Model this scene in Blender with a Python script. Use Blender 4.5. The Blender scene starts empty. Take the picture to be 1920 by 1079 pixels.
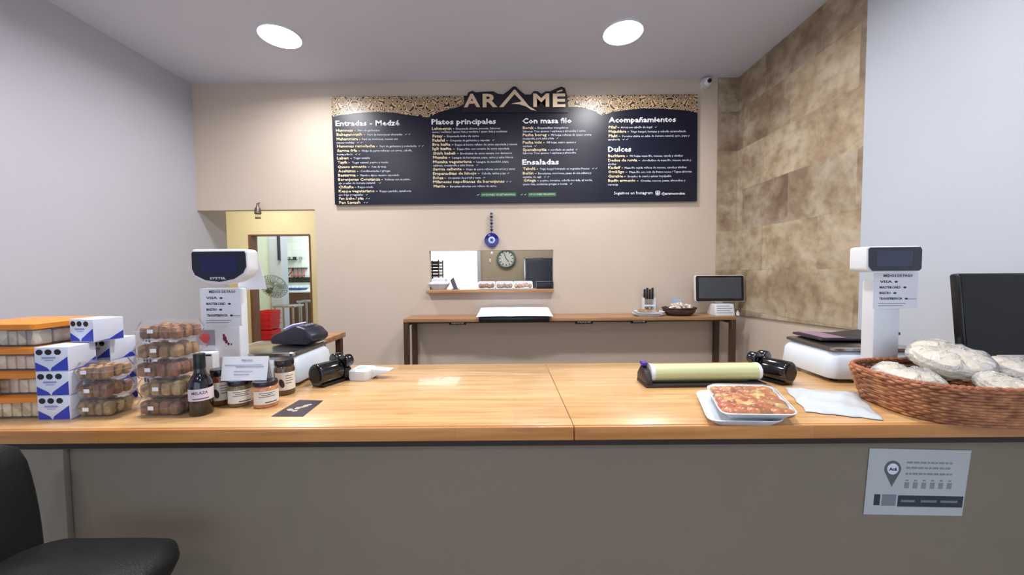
import bpy, bmesh, math, random
from mathutils import Vector, Matrix
R = math.radians
random.seed(7)
S = bpy.context.scene
COL = S.collection

# ------------------------------------------------------------------ camera, world, exposure, large lights
CAM = Vector((0, 0, 1.455))
F = 700.0
ROT = (Matrix.Rotation(R(.2276), 3, 'Z') @ Matrix.Rotation(R(90 - 2.441), 3, 'X') @ Matrix.Rotation(R(-.508), 3, 'Z'))
cd = bpy.data.cameras.new('camera'); cam = bpy.data.objects.new('camera', cd); COL.objects.link(cam)
cam.matrix_world = Matrix.Translation(CAM) @ ROT.to_4x4()
cd.sensor_width = 36; cd.lens = F / 1920 * 36; cd.clip_start = .02; cd.clip_end = 60
S.camera = cam
S.view_settings.view_transform = 'Standard'; S.view_settings.look = 'None'
S.view_settings.exposure = 0.0; S.view_settings.gamma = 1.0; S.view_settings.use_curve_mapping = False
w = bpy.data.worlds.new('world'); S.world = w; w.use_nodes = True
w.node_tree.nodes['Background'].inputs[0].default_value = (.62, .76, 1, 1)
w.node_tree.nodes['Background'].inputs[1].default_value = .9

def area_light(name, loc, rot, sx, sy, power, col, shape='RECTANGLE'):
    l = bpy.data.lights.new(name, 'AREA'); l.shape = shape; l.size = sx
    if shape == 'RECTANGLE': l.size_y = sy
    l.energy = power; l.color = col
    o = bpy.data.objects.new(name, l); COL.objects.link(o); o.location = loc; o.rotation_euler = rot
    return o
YB, XL, XR, HC = 3.5, -2.945, 2.08, 3.204      # back wall, left wall, right wall, ceiling
YF = -2.8                                       # street front
area_light('daylight', (-.4, YF + .06, 1.6), (R(90), 0, 0), 4.2, 2.2, 34, (.66, .78, 1))
area_light('kitchen_light', (-.2, 4.7, 2.7), (0, 0, 0), 1.6, .6, 26, (1, .97, .92))
area_light('corridor_light', (-3.3, 4.5, 2.8), (0, 0, 0), .5, .5, 24, (1, .96, .88))
area_light('back_kitchen_fill', (-4.0, 7.9, 2.8), (0, 0, 0), 1.2, 1.0, 50, (.95, 1, .98))  # unseen fill added for more light behind the partition
area_light('passage_fill', (-3.8, 6.1, 2.8), (0, 0, 0), .8, .5, 30, (.95, 1, .98))  # unseen fill added to brighten the partition

def ray(px, py): return ROT @ Vector(((px - 960) / F, -(py - 539.5) / F, -1))
def hit(px, py, ax, v):
    d = ray(px, py); return CAM + d * ((v - CAM[ax]) / d[ax])
def onz(px, py, z=1.0): return hit(px, py, 2, z)
def ony(px, py, y): return hit(px, py, 1, y)
def onx(px, py, x): return hit(px, py, 0, x)

# ------------------------------------------------------------------ materials
def lin(c):
    return tuple(((v / 255) / 12.92 if v / 255 <= .04045 else ((v / 255 + .055) / 1.055) ** 2.4) for v in c) + (1,)
MATS = {}
def base_mat(name):
    m = bpy.data.materials.new(name); m.use_nodes = True
    nt = m.node_tree; return m, nt, nt.nodes['Principled BSDF'], nt.nodes.new('ShaderNodeTexCoord')
def mat(name, c, rough=.5, metal=0, var=.06, scale=12, bump=0, bscale=80, coat=0, trans=0, spec=.5, stretch=(1, 1, 1), c2=None, detail=4):
    if name in MATS: return MATS[name]
    m, nt, b, tc = base_mat(name); N = nt.nodes; L = nt.links
    mp = N.new('ShaderNodeMapping'); mp.inputs['Scale'].default_value = stretch; L.new(tc.outputs['Object'], mp.inputs[0])
    nz = N.new('ShaderNodeTexNoise'); nz.inputs['Scale'].default_value = scale; nz.inputs['Detail'].default_value = detail; L.new(mp.outputs[0], nz.inputs[0])
    rp = N.new('ShaderNodeValToRGB'); L.new(nz.outputs[0], rp.inputs[0])
    a = lin(c)
    if c2 is None:
        lo = tuple(v * (1 - var) for v in a[:3]) + (1,); hi = tuple(min(1, v * (1 + var)) for v in a[:3]) + (1,)
    else: lo, hi = lin(c2), a
    rp.color_ramp.elements[0].position = .35; rp.color_ramp.elements[1].position = .65
    rp.color_ramp.elements[0].color = lo; rp.color_ramp.elements[1].color = hi
    L.new(rp.outputs[0], b.inputs['Base Color'])
    b.inputs['Roughness'].default_value = rough; b.inputs['Metallic'].default_value = metal
    b.inputs['Specular IOR Level'].default_value = spec
    if coat: b.inputs['Coat Weight'].default_value = coat; b.inputs['Coat Roughness'].default_value = .12
    if trans: b.inputs['Transmission Weight'].default_value = trans
    if bump:
        n2 = N.new('ShaderNodeTexNoise'); n2.inputs['Scale'].default_value = bscale; n2.inputs['Detail'].default_value = 3; L.new(mp.outputs[0], n2.inputs[0])
        bp = N.new('ShaderNodeBump'); bp.inputs['Strength'].default_value = bump; bp.inputs['Distance'].default_value = .01
        L.new(n2.outputs[0], bp.inputs['Height']); L.new(bp.outputs[0], b.inputs['Normal'])
    MATS[name] = m; return m
def emit(name, c, s):
    m, nt, b, tc = base_mat(name)
    nz = nt.nodes.new('ShaderNodeTexNoise'); nz.inputs['Scale'].default_value = 3
    mx = nt.nodes.new('ShaderNodeMix'); mx.data_type = 'RGBA'; mx.inputs[6].default_value = lin(c); mx.inputs[7].default_value = tuple(v * .97 for v in lin(c)[:3]) + (1,)
    nt.links.new(tc.outputs['Object'], nz.inputs[0]); nt.links.new(nz.outputs[0], mx.inputs[0]); nt.links.new(mx.outputs[2], b.inputs['Emission Color'])
    b.inputs['Base Color'].default_value = (.8, .8, .8, 1); b.inputs['Emission Strength'].default_value = s
    return m
def film(name, c=(235, 240, 245), fac=.2, rough=.08, haze=.08, crinkle=0):
    """thin clear plastic: see-through, with a gloss and a faint milky haze"""
    m = bpy.data.materials.new(name); m.use_nodes = True; nt = m.node_tree; N = nt.nodes; L = nt.links
    N.remove(N['Principled BSDF']); out = N['Material Output']
    t = N.new('ShaderNodeBsdfTransparent'); t.inputs[0].default_value = (.97, .97, .97, 1)
    g = N.new('ShaderNodeBsdfGlossy'); g.inputs['Roughness'].default_value = rough
    d = N.new('ShaderNodeBsdfDiffuse'); d.inputs[0].default_value = lin(c)
    tc = N.new('ShaderNodeTexCoord'); nz = N.new('ShaderNodeTexNoise'); nz.inputs['Scale'].default_value = 30; L.new(tc.outputs['Object'], nz.inputs[0])
    mr = N.new('ShaderNodeMapRange'); mr.inputs[3].default_value = haze * .6; mr.inputs[4].default_value = haze * 1.4; L.new(nz.outputs[0], mr.inputs[0])
    fr = N.new('ShaderNodeLayerWeight'); fr.inputs[0].default_value = fac
    a = N.new('ShaderNodeMixShader'); b = N.new('ShaderNodeMixShader')
    L.new(mr.outputs[0], a.inputs[0]); L.new(t.outputs[0], a.inputs[1]); L.new(d.outputs[0], a.inputs[2])
    L.new(fr.outputs[0], b.inputs[0]); L.new(a.outputs[0], b.inputs[1]); L.new(g.outputs[0], b.inputs[2])
    if crinkle:
        n2 = N.new('ShaderNodeTexNoise'); n2.inputs['Scale'].default_value = 26; n2.inputs['Distortion'].default_value = 1.5; L.new(tc.outputs['Object'], n2.inputs[0])
        bp_ = N.new('ShaderNodeBump'); bp_.inputs['Strength'].default_value = crinkle; bp_.inputs['Distance'].default_value = .02; L.new(n2.outputs[0], bp_.inputs['Height'])
        for q_ in (g, d): L.new(bp_.outputs[0], q_.inputs['Normal'])
    L.new(b.outputs[0], out.inputs[0]); return m
def speckle(name, cols, scale=60, rough=.5, bump=.5, stretch=(1, 1, 1)):
    """blotchy food: several colours picked by a cell texture"""
    m, nt, b, tc = base_mat(name); N = nt.nodes; L = nt.links
    mp = N.new('ShaderNodeMapping'); mp.inputs['Scale'].default_value = stretch; L.new(tc.outputs['Object'], mp.inputs[0])
    v = N.new('ShaderNodeTexVoronoi'); v.inputs['Scale'].default_value = scale; L.new(mp.outputs[0], v.inputs[0])
    sp = N.new('ShaderNodeSeparateColor'); L.new(v.outputs['Color'], sp.inputs[0])
    rp = N.new('ShaderNodeValToRGB'); L.new(sp.outputs[0], rp.inputs[0])
    el = rp.color_ramp.elements
    for i, c in enumerate(cols):
        p = i / (len(cols) - 1)
        e = el[0] if i == 0 else (el[-1] if i == len(cols) - 1 else el.new(p)); e.position = p; e.color = lin(c)
    L.new(rp.outputs[0], b.inputs['Base Color']); b.inputs['Roughness'].default_value = rough
    bp = N.new('ShaderNodeBump'); bp.inputs['Strength'].default_value = bump; bp.inputs['Distance'].default_value = .004
    L.new(v.outputs['Distance'], bp.inputs['Height']); L.new(bp.outputs[0], b.inputs['Normal'])
    return m
def wood(name, light, dark, knot, rough=.3, coat=.0, plank=(.75, .085), grain=(1.6, 26, 26), fac=.5):
    m, nt, b, tc = base_mat(name); N = nt.nodes; L = nt.links
    br = N.new('ShaderNodeTexBrick'); L.new(tc.outputs['Object'], br.inputs[0])
    br.inputs['Scale'].default_value = 1; br.inputs['Brick Width'].default_value = plank[0]; br.inputs['Row Height'].default_value = plank[1]
    br.inputs['Mortar Size'].default_value = .0008; br.inputs['Color1'].default_value = (1, 1, 1, 1); br.inputs['Color2'].default_value = (.83, .76, .68, 1); br.inputs['Mortar'].default_value = (.7, .56, .42, 1)
    mp = N.new('ShaderNodeMapping'); mp.inputs['Scale'].default_value = grain; L.new(tc.outputs['Object'], mp.inputs[0])
    nz = N.new('ShaderNodeTexNoise'); nz.inputs['Scale'].default_value = 1.6; nz.inputs['Detail'].default_value = 8; nz.inputs['Distortion'].default_value = .5; L.new(mp.outputs[0], nz.inputs[0])
    rp = N.new('ShaderNodeValToRGB'); L.new(nz.outputs[0], rp.inputs[0]); e = rp.color_ramp.elements
    e[0].position = .3; e[0].color = lin(dark); e[1].position = .62; e[1].color = lin(light)
    mp2 = N.new('ShaderNodeMapping'); mp2.inputs['Scale'].default_value = (2.2, 11, 11); L.new(tc.outputs['Object'], mp2.inputs[0])
    n3 = N.new('ShaderNodeTexNoise'); n3.inputs['Scale'].default_value = 1.5; n3.inputs['Detail'].default_value = 2; L.new(mp2.outputs[0], n3.inputs[0])
    r3 = N.new('ShaderNodeValToRGB'); L.new(n3.outputs[0], r3.inputs[0]); r3.color_ramp.elements[0].position = .64; r3.color_ramp.elements[0].color = (0, 0, 0, 1); r3.color_ramp.elements[1].position = .78; r3.color_ramp.elements[1].color = (.6, .6, .6, 1)
    mx = N.new('ShaderNodeMix'); mx.data_type = 'RGBA'; L.new(r3.outputs[0], mx.inputs[0]); L.new(rp.outputs[0], mx.inputs[6]); mx.inputs[7].default_value = lin(knot)
    ml = N.new('ShaderNodeMix'); ml.data_type = 'RGBA'; ml.blend_type = 'MULTIPLY'; ml.inputs[0].default_value = fac
    L.new(mx.outputs[2], ml.inputs[6]); L.new(br.outputs[0], ml.inputs[7]); L.new(ml.outputs[2], b.inputs['Base Color'])
    b.inputs['Roughness'].default_value = rough
    if coat: b.inputs['Coat Weight'].default_value = coat; b.inputs['Coat Roughness'].default_value = .05
    bp = N.new('ShaderNodeBump'); bp.inputs['Strength'].default_value = .06; bp.inputs['Distance'].default_value = .01; L.new(nz.outputs[0], bp.inputs['Height']); L.new(bp.outputs[0], b.inputs['Normal'])
    return m
def cladding():
    m, nt, b, tc = base_mat('stone_cladding'); N = nt.nodes; L = nt.links
    sx = N.new('ShaderNodeSeparateXYZ'); L.new(tc.outputs['Object'], sx.inputs[0])
    ad = N.new('ShaderNodeMath'); ad.operation = 'SUBTRACT'; L.new(sx.outputs['Y'], ad.inputs[0]); L.new(sx.outputs['X'], ad.inputs[1])
    cb = N.new('ShaderNodeCombineXYZ'); L.new(ad.outputs[0], cb.inputs[0]); L.new(sx.outputs['Z'], cb.inputs[1])
    mp = N.new('ShaderNodeMapping'); mp.inputs['Location'].default_value = (.07, -1.09, 0); L.new(cb.outputs[0], mp.inputs[0])
    br = N.new('ShaderNodeTexBrick'); L.new(mp.outputs[0], br.inputs[0]); br.inputs['Scale'].default_value = 1
    br.inputs['Brick Width'].default_value = .56; br.inputs['Row Height'].default_value = .362; br.inputs['Mortar Size'].default_value = .002; br.inputs['Mortar Smooth'].default_value = .5
    br.inputs['Color1'].default_value = lin((196, 178, 146)); br.inputs['Color2'].default_value = lin((118, 104, 96)); br.inputs['Mortar'].default_value = lin((168, 152, 128))
    vs = N.new('ShaderNodeVectorMath'); vs.operation = 'MULTIPLY_ADD'; L.new(br.outputs[0], vs.inputs[0]); vs.inputs[1].default_value = (0, 0, 14); L.new(cb.outputs[0], vs.inputs[2])
    nz = N.new('ShaderNodeTexNoise'); nz.inputs['Scale'].default_value = 3.4; nz.inputs['Detail'].default_value = 7; nz.inputs['Roughness'].default_value = .6; nz.inputs['Distortion'].default_value = .2; L.new(vs.outputs[0], nz.inputs[0])
    rp = N.new('ShaderNodeValToRGB'); L.new(nz.outputs[0], rp.inputs[0]); el = rp.color_ramp.elements
    el[0].position = .33; el[0].color = lin((108, 78, 56)); el[1].position = .68; el[1].color = lin((212, 202, 180))
    e = el.new(.44); e.color = lin((150, 126, 98)); e = el.new(.55); e.color = lin((184, 170, 144))
    mx = N.new('ShaderNodeMix'); mx.data_type = 'RGBA'; mx.inputs[0].default_value = .55; L.new(br.outputs[0], mx.inputs[6]); L.new(rp.outputs[0], mx.inputs[7])
    n2 = N.new('ShaderNodeTexNoise'); n2.inputs['Scale'].default_value = 14; n2.inputs['Detail'].default_value = 6; L.new(cb.outputs[0], n2.inputs[0])
    r2 = N.new('ShaderNodeValToRGB'); L.new(n2.outputs[0], r2.inputs[0]); r2.color_ramp.elements[0].position = .32; r2.color_ramp.elements[0].color = (.62, .58, .54, 1); r2.color_ramp.elements[1].position = .55; r2.color_ramp.elements[1].color = (1, 1, 1, 1)
    ml = N.new('ShaderNodeMix'); ml.data_type = 'RGBA'; ml.blend_type = 'MULTIPLY'; ml.inputs[0].default_value = .7; L.new(mx.outputs[2], ml.inputs[6]); L.new(r2.outputs[0], ml.inputs[7])
    L.new(ml.outputs[2], b.inputs['Base Color']); b.inputs['Roughness'].default_value = .6
    bp = N.new('ShaderNodeBump'); bp.inputs['Strength'].default_value = .25; bp.inputs['Distance'].default_value = .01; L.new(n2.outputs[0], bp.inputs['Height']); L.new(bp.outputs[0], b.inputs['Normal'])
    return m
def lattice():
    m, nt, b, tc = base_mat('gold_lattice'); N = nt.nodes; L = nt.links
    s = N.new('ShaderNodeSeparateXYZ'); L.new(tc.outputs['Object'], s.inputs[0])
    def mt(op, a, bb=None):
        n = N.new('ShaderNodeMath'); n.operation = op
        for i, v in enumerate((a, bb)):
            if v is None: continue
            if isinstance(v, (int, float)): n.inputs[i].default_value = v
            else: L.new(v, n.inputs[i])
        return n.outputs[0]
    k = 2 * math.pi / .070
    x = mt('MULTIPLY', s.outputs['X'], k); z = mt('MULTIPLY', s.outputs['Z'], k)
    p = mt('MULTIPLY', mt('ADD', x, z), .7071); q = mt('MULTIPLY', mt('SUBTRACT', x, z), .7071)
    f = mt('ADD', mt('ADD', mt('COSINE', x), mt('COSINE', z)), mt('ADD', mt('COSINE', p), mt('COSINE', q)))
    g = mt('ABSOLUTE', mt('SINE', mt('MULTIPLY', f, 1.9)))
    t = mt('GREATER_THAN', g, .60)
    mx = N.new('ShaderNodeMix'); mx.data_type = 'RGBA'; L.new(t, mx.inputs[0]); mx.inputs[6].default_value = lin((40, 30, 28)); mx.inputs[7].default_value = lin((206, 178, 138))
    L.new(mx.outputs[2], b.inputs['Base Color']); b.inputs['Roughness'].default_value = .35
    return m
def wicker(name, c1, c2, uscale, vscale):
    m, nt, b, tc = base_mat(name); N = nt.nodes; L = nt.links
    br = N.new('ShaderNodeTexBrick'); L.new(tc.outputs['UV'], br.inputs[0]); br.inputs['Scale'].default_value = 1
    br.inputs['Brick Width'].default_value = uscale; br.inputs['Row Height'].default_value = vscale; br.inputs['Mortar Size'].default_value = vscale * .16; br.inputs['Mortar Smooth'].default_value = 1
    br.inputs['Color1'].default_value = lin(c1); br.inputs['Color2'].default_value = lin(c2); br.inputs['Mortar'].default_value = lin(tuple(v * .66 for v in c2))
    nz = N.new('ShaderNodeTexNoise'); nz.inputs['Scale'].default_value = 14; L.new(tc.outputs['Object'], nz.inputs[0])
    r2 = N.new('ShaderNodeValToRGB'); L.new(nz.outputs[0], r2.inputs[0]); r2.color_ramp.elements[0].position = .35; r2.color_ramp.elements[0].color = (.7, .62, .55, 1); r2.color_ramp.elements[1].position = .65; r2.color_ramp.elements[1].color = (1, 1, 1, 1)
    ml = N.new('ShaderNodeMix'); ml.data_type = 'RGBA'; ml.blend_type = 'MULTIPLY'; ml.inputs[0].default_value = 1; L.new(br.outputs[0], ml.inputs[6]); L.new(r2.outputs[0], ml.inputs[7])
    L.new(ml.outputs[2], b.inputs['Base Color']); b.inputs['Roughness'].default_value = .55
    bp = N.new('ShaderNodeBump'); bp.invert = True; bp.inputs['Strength'].default_value = .9; bp.inputs['Distance'].default_value = .004; L.new(br.outputs['Fac'], bp.inputs['Height']); L.new(bp.outputs[0], b.inputs['Normal'])
    return m
def tiles(name, c, grout, sz, rough=.3, axes='XZ'):
    m, nt, b, tc = base_mat(name); N = nt.nodes; L = nt.links
    s = N.new('ShaderNodeSeparateXYZ'); cb = N.new('ShaderNodeCombineXYZ'); L.new(tc.outputs['Object'], s.inputs[0])
    L.new(s.outputs[axes[0]], cb.inputs[0]); L.new(s.outputs[axes[1]], cb.inputs[1])
    br = N.new('ShaderNodeTexBrick'); br.offset = 0; L.new(cb.outputs[0], br.inputs[0]); br.inputs['Scale'].default_value = 1
    br.inputs['Brick Width'].default_value = sz; br.inputs['Row Height'].default_value = sz; br.inputs['Mortar Size'].default_value = .003
    br.inputs['Color1'].default_value = lin(c); br.inputs['Color2'].default_value = lin(tuple(v * .97 for v in c)); br.inputs['Mortar'].default_value = lin(grout)
    L.new(br.outputs[0], b.inputs['Base Color']); b.inputs['Roughness'].default_value = rough
    return m

# ------------------------------------------------------------------ mesh helpers
class G:
    """collects shapes, becomes ONE mesh"""
    def __init__(s): s.bm = bmesh.new()
    def merge(s, b, M=None):
        me = bpy.data.meshes.new('t'); b.to_mesh(me); b.free()
        if M is not None: me.transform(M)
        s.bm.from_mesh(me); bpy.data.meshes.remove(me); return s
    def box(s, x0, x1, y0, y1, z0, z1, bev=0, seg=2, M=None):
        b = bmesh.new(); bmesh.ops.create_cube(b, size=1)
        for v in b.verts: v.co = Vector(((x0 + x1) / 2 + v.co.x * (x1 - x0), (y0 + y1) / 2 + v.co.y * (y1 - y0), (z0 + z1) / 2 + v.co.z * (z1 - z0)))
        if bev: bmesh.ops.bevel(b, geom=b.edges[:], offset=bev, segments=seg, profile=.5, affect='EDGES')
        return s.merge(b, M)
    def cyl(s, p0, p1, r0, r1=None, seg=20, bev=0):
        p0, p1 = Vector(p0), Vector(p1); d = p1 - p0; r1 = r0 if r1 is None else r1
        b = bmesh.new(); bmesh.ops.create_cone(b, cap_ends=True, segments=seg, radius1=r0, radius2=r1, depth=d.length)
        if bev: bmesh.ops.bevel(b, geom=[e for e in b.edges if abs(e.verts[0].co.z - e.verts[1].co.z) < 1e-6], offset=bev, segments=3, profile=.5, affect='EDGES')
        M = Matrix.Translation((p0 + p1) / 2) @ d.to_track_quat('Z', 'Y').to_matrix().to_4x4()
        return s.merge(b, M)
    def lathe(s, prof, c=(0, 0, 0), seg=28, M=None):
        b = bmesh.new(); rings = []
        for r, z in prof:
            if r < 1e-5: rings.append([b.verts.new((c[0], c[1], c[2] + z))])
            else: rings.append([b.verts.new((c[0] + r * math.cos(2 * math.pi * i / seg), c[1] + r * math.sin(2 * math.pi * i / seg), c[2] + z)) for i in range(seg)])
        for a, q in zip(rings, rings[1:]):
            for i in range(seg):
                j = (i + 1) % seg
                if len(a) == 1 and len(q) == 1: continue
                if len(a) == 1: b.faces.new((a[0], q[j], q[i]))
                elif len(q) == 1: b.faces.new((a[i], a[j], q[0]))
                else: b.faces.new((a[i], a[j], q[j], q[i]))
        bmesh.ops.recalc_face_normals(b, faces=b.faces[:])
        return s.merge(b, M)
    def ball(s, c, r, sc=(1, 1, 1), seg=14):
        b = bmesh.new(); bmesh.ops.create_uvsphere(b, u_segments=seg, v_segments=max(6, seg // 2), radius=r)
        for v in b.verts: v.co = Vector((c[0] + v.co.x * sc[0], c[1] + v.co.y * sc[1], c[2] + v.co.z * sc[2]))
        return s.merge(b)
    def prism(s, pts, ax, a0, a1, bev=0, M=None):
        """polygon pts in the two other axes, extruded along axis ax from a0 to a1"""
        b = bmesh.new()
        def mk(p, a): return [(a, p[0], p[1]), (p[0], a, p[1]), (p[0], p[1], a)][ax]
        A = [b.verts.new(mk(p, a0)) for p in pts]; B = [b.verts.new(mk(p, a1)) for p in pts]
        b.faces.new(A); b.faces.new(B[::-1]); n = len(pts)
        for i in range(n): b.faces.new((A[i], B[i], B[(i + 1) % n], A[(i + 1) % n]))
        bmesh.ops.recalc_face_normals(b, faces=b.faces[:])
        if bev: bmesh.ops.bevel(b, geom=b.edges[:], offset=bev, segments=2, profile=.5, affect='EDGES')
        bmesh.ops.triangulate(b, faces=[f for f in b.faces if len(f.verts) > 4])
        return s.merge(b, M)
    def tube(s, pts, r, seg=8):
        pts = [Vector(p) for p in pts]; b = bmesh.new(); rings = []
        for i, p in enumerate(pts):
            d = (pts[min(i + 1, len(pts) - 1)] - pts[max(i - 1, 0)]).normalized()
            u = d.orthogonal().normalized() if i == 0 else (u - d * u.dot(d)).normalized()
            v = d.cross(u); rings.append([b.verts.new(p + (u * math.cos(2 * math.pi * k / seg) + v * math.sin(2 * math.pi * k / seg)) * r) for k in range(seg)])
        for a, q in zip(rings, rings[1:]):
            for k in range(seg): b.faces.new((a[k], a[(k + 1) % seg], q[(k + 1) % seg], q[k]))
        b.faces.new(rings[0][::-1]); b.faces.new(rings[-1])
        bmesh.ops.recalc_face_normals(b, faces=b.faces[:])
        return s.merge(b)
    def sheet(s, fn, nu, nv, th):
        """surface fn(u,v) in 0..1 given a thickness th"""
        b = bmesh.new(); V = [[b.verts.new(fn(i / nu, j / nv)) for j in range(nv + 1)] for i in range(nu + 1)]
        for i in range(nu):
            for j in range(nv): b.faces.new((V[i][j], V[i + 1][j], V[i + 1][j + 1], V[i][j + 1]))
        bmesh.ops.recalc_face_normals(b, faces=b.faces[:])
        r = bmesh.ops.extrude_face_region(b, geom=b.faces[:])
        for v in [q for q in r['geom'] if isinstance(q, bmesh.types.BMVert)]: v.co.z += th
        bmesh.ops.recalc_face_normals(b, faces=b.faces[:])
        return s.merge(b)
    def loops(s, rings, cap0=True, cap1=True):
        b = bmesh.new(); RR = [[b.verts.new(p) for p in r] for r in rings]; n = len(RR[0])
        for a, q in zip(RR, RR[1:]):
            for i in range(n): b.faces.new((a[i], a[(i + 1) % n], q[(i + 1) % n], q[i]))
        if cap0: b.faces.new(RR[0][::-1])
        if cap1: b.faces.new(RR[-1])
        bmesh.ops.recalc_face_normals(b, faces=b.faces[:])
        return s.merge(b)
    def text(s, body, x0, x1, z, size, y=0.0, th=.0006, bold=0.0, res=2, center=None):
        """one line standing in the XZ plane, facing -Y; baseline at z, squeezed to run from x0 to x1"""
        c = bpy.data.curves.new('t', 'FONT'); c.body = body; c.size = 1; c.extrude = 0.0; c.offset = bold; c.resolution_u = res
        o = bpy.data.objects.new('t', c); me = bpy.data.meshes.new_from_object(o)
        xs = [v.co.x for v in me.vertices]; mn, mxx = min(xs), max(xs)
        if x1 is None: k = size * 1.0; x1 = x0 + (mxx - mn) * k
        k = (x1 - x0) / (mxx - mn)
        for v in me.vertices: v.co = Vector((x0 + (v.co.x - mn) * k, y, z + v.co.y * size))
        b = bmesh.new(); b.from_mesh(me); bmesh.ops.reverse_faces(b, faces=[]) 
        if th: 
            r = bmesh.ops.extrude_face_region(b, geom=b.faces[:])
            for v in [g for g in r['geom'] if isinstance(g, bmesh.types.BMVert)]: v.co.y -= th
        bpy.data.objects.remove(o); bpy.data.curves.remove(c); bpy.data.meshes.remove(me)
        return s.merge(b)
    def move(s, M):
        s.bm.transform(M); return s
    def obj(s, name, m, parent=None, label=None, smooth=.6, flat=False):
        bm = s.bm
        for f in bm.faces: f.smooth = not flat
        for e in bm.edges:
            if len(e.link_faces) == 2 and e.calc_face_angle(0) > smooth: e.smooth = False
        me = bpy.data.meshes.new(name); bm.to_mesh(me); bm.free(); me.materials.append(m)
        o = bpy.data.objects.new(name, me); COL.objects.link(o)
        if parent: o.parent = parent
        if label: o['label'] = label
        return o
def tag(o, label, cat, group=None):
    o['label'] = label; o['category'] = cat
    if group: o['group'] = group
    return o
def thing(name, label, cat, loc=(0, 0, 0), rz=0, group=None):
    o = bpy.data.objects.new(name, None); COL.objects.link(o); o.location = loc; o.rotation_euler = (0, 0, rz); o.empty_display_size = .05
    return tag(o, label, cat, group)
def struct(g, name, m, flat=True):
    o = g.obj(name, m, flat=flat); o['kind'] = 'structure'; return o
def dup(root, loc, rz, label, group=None):
    r = root.copy(); COL.objects.link(r); r.location = loc; r.rotation_euler = (0, 0, rz); r['label'] = label
    if group: r['group'] = group
    for ch in list(root.children):
        c = ch.copy(); COL.objects.link(c); c.parent = r
        for gch in ch.children:
            d = gch.copy(); COL.objects.link(d); d.parent = c
    return r
def rrect(hx, hy, r, n=5, cx=0, cy=0):
    P = []
    for sx, sy, a0 in ((1, 1, 0), (-1, 1, 90), (-1, -1, 180), (1, -1, 270)):
        for i in range(n + 1):
            a = R(a0 + 90 * i / n); P.append((cx + sx * (hx - r) + r * math.cos(a), cy + sy * (hy - r) + r * math.sin(a)))
    return P

# ------------------------------------------------------------------ shared materials
M_wall = mat('beige_wall_paint', (205, 190, 173), .75, var=.02, scale=1.5, bump=.06, bscale=140)
M_side = mat('side_wall_paint', (186, 186, 196), .7, var=.02, scale=1.5, bump=.05, bscale=140)
M_white = mat('white_wall_paint', (190, 197, 207), .7, var=.02, scale=1.5, bump=.05, bscale=140)
M_ceil = mat('ceiling_paint', (208, 212, 224), .8, var=.02, scale=1.2)
M_yellow = mat('yellow_wall_paint', (230, 218, 182), .7, var=.03, scale=2)
M_floor = tiles('floor_tiles', (168, 158, 148), (130, 120, 112), .4, .35, 'XY')
M_base = mat('counter_paint', (134, 122, 105), .7, var=.03, scale=3, bump=.06, bscale=120)
M_pine = wood('varnished_pine', (216, 176, 124), (190, 145, 94), (150, 98, 54), .28, .45)
M_edge = wood('pine_edge_shaded', (214, 150, 82), (188, 120, 58), (150, 84, 36), .35, .2, plank=(.35, .085))  # same pine as the top, darkened in colour for the light's angle
M_brown = wood('brown_laminate', (178, 136, 98), (150, 110, 76), (120, 80, 54), .4, 0, plank=(2, 1))
M_shelfw = wood('shelf_laminate', (186, 146, 104), (160, 118, 80), (130, 90, 58), .35, .1, plank=(2, 1))
M_darkw = mat('dark_steel_leg', (72, 50, 38), .45, var=.1)
M_black = mat('black_plastic', (18, 18, 20), .3, var=.1)
M_gloss = mat('glossy_black_plastic', (10, 10, 12), .12, coat=.6, var=.1)
M_fabric = mat('black_vinyl', (16, 20, 20), .5, var=.15, bump=.15, bscale=300)
M_plast = mat('white_plastic', (222, 226, 230), .35, var=.02)
M_body = mat('scale_body_plastic', (214, 224, 234), .35, var=.02)
M_paper = mat('white_paper', (232, 234, 240), .8, var=.02, scale=5)
M_steel = mat('brushed_steel', (186, 184, 182), .22, 1, var=.08, scale=8, stretch=(1, 30, 1))
M_chrome = mat('chrome', (210, 212, 215), .12, 1, var=.03)
M_ink = mat('black_ink', (30, 30, 36), .7)
M_grey = mat('grey_ink', (120, 124, 134), .8)
M_clear = film('clear_plastic', haze=.07, fac=.10, rough=.14)
M_glass = film('jar_glass', haze=.02, fac=.15)
M_wrap = film('cling_film', haze=.03, fac=.12, rough=.12)
M_navy = mat('navy_panel', (18, 20, 38), .36, var=.08, scale=2, spec=.35)

# ------------------------------------------------------------------ the setting
YK = 5.6
struct(G().box(-6.2, 3.2, YF - .2, 10, -.1, 0), 'floor', M_floor)
struct(G().box(XL - .12, XR + .12, YF - .12, YB, HC, HC + .1), 'ceiling', M_ceil)
dl, dr = ony(375, 395, YB).x, ony(590, 394, YB).x; dt = ony(480, 394, YB).z
wl, wr = ony(805, 470, YB).x, ony(1037.5, 470, YB).x; wt, wb_ = ony(920, 469.5, YB).z, ony(920, 543, YB).z
g = G(); T = .07
g.box(dr, wl, YB, YB + T, 0, HC); g.box(XL - .1, dr, YB, YB + T, dt, HC)
g.box(wl, wr, YB, YB + T, wt, HC); g.box(wl, wr, YB, YB + T, 0, wb_); g.box(wr, XR + .12, YB, YB + T, 0, HC)
struct(g, 'wall_back', M_wall)
struct(G().box(XL - .12, XL, YF, YB + .35, 0, HC), 'wall_left', M_side)
struct(G().box(XR, XR + .12, YF, YB, 0, HC), 'wall_right', M_wall)
struct(G().box(XR - .035, XR - .001, YF, 2.215, 0, HC - .001), 'wall_right_white', M_white)
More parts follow.
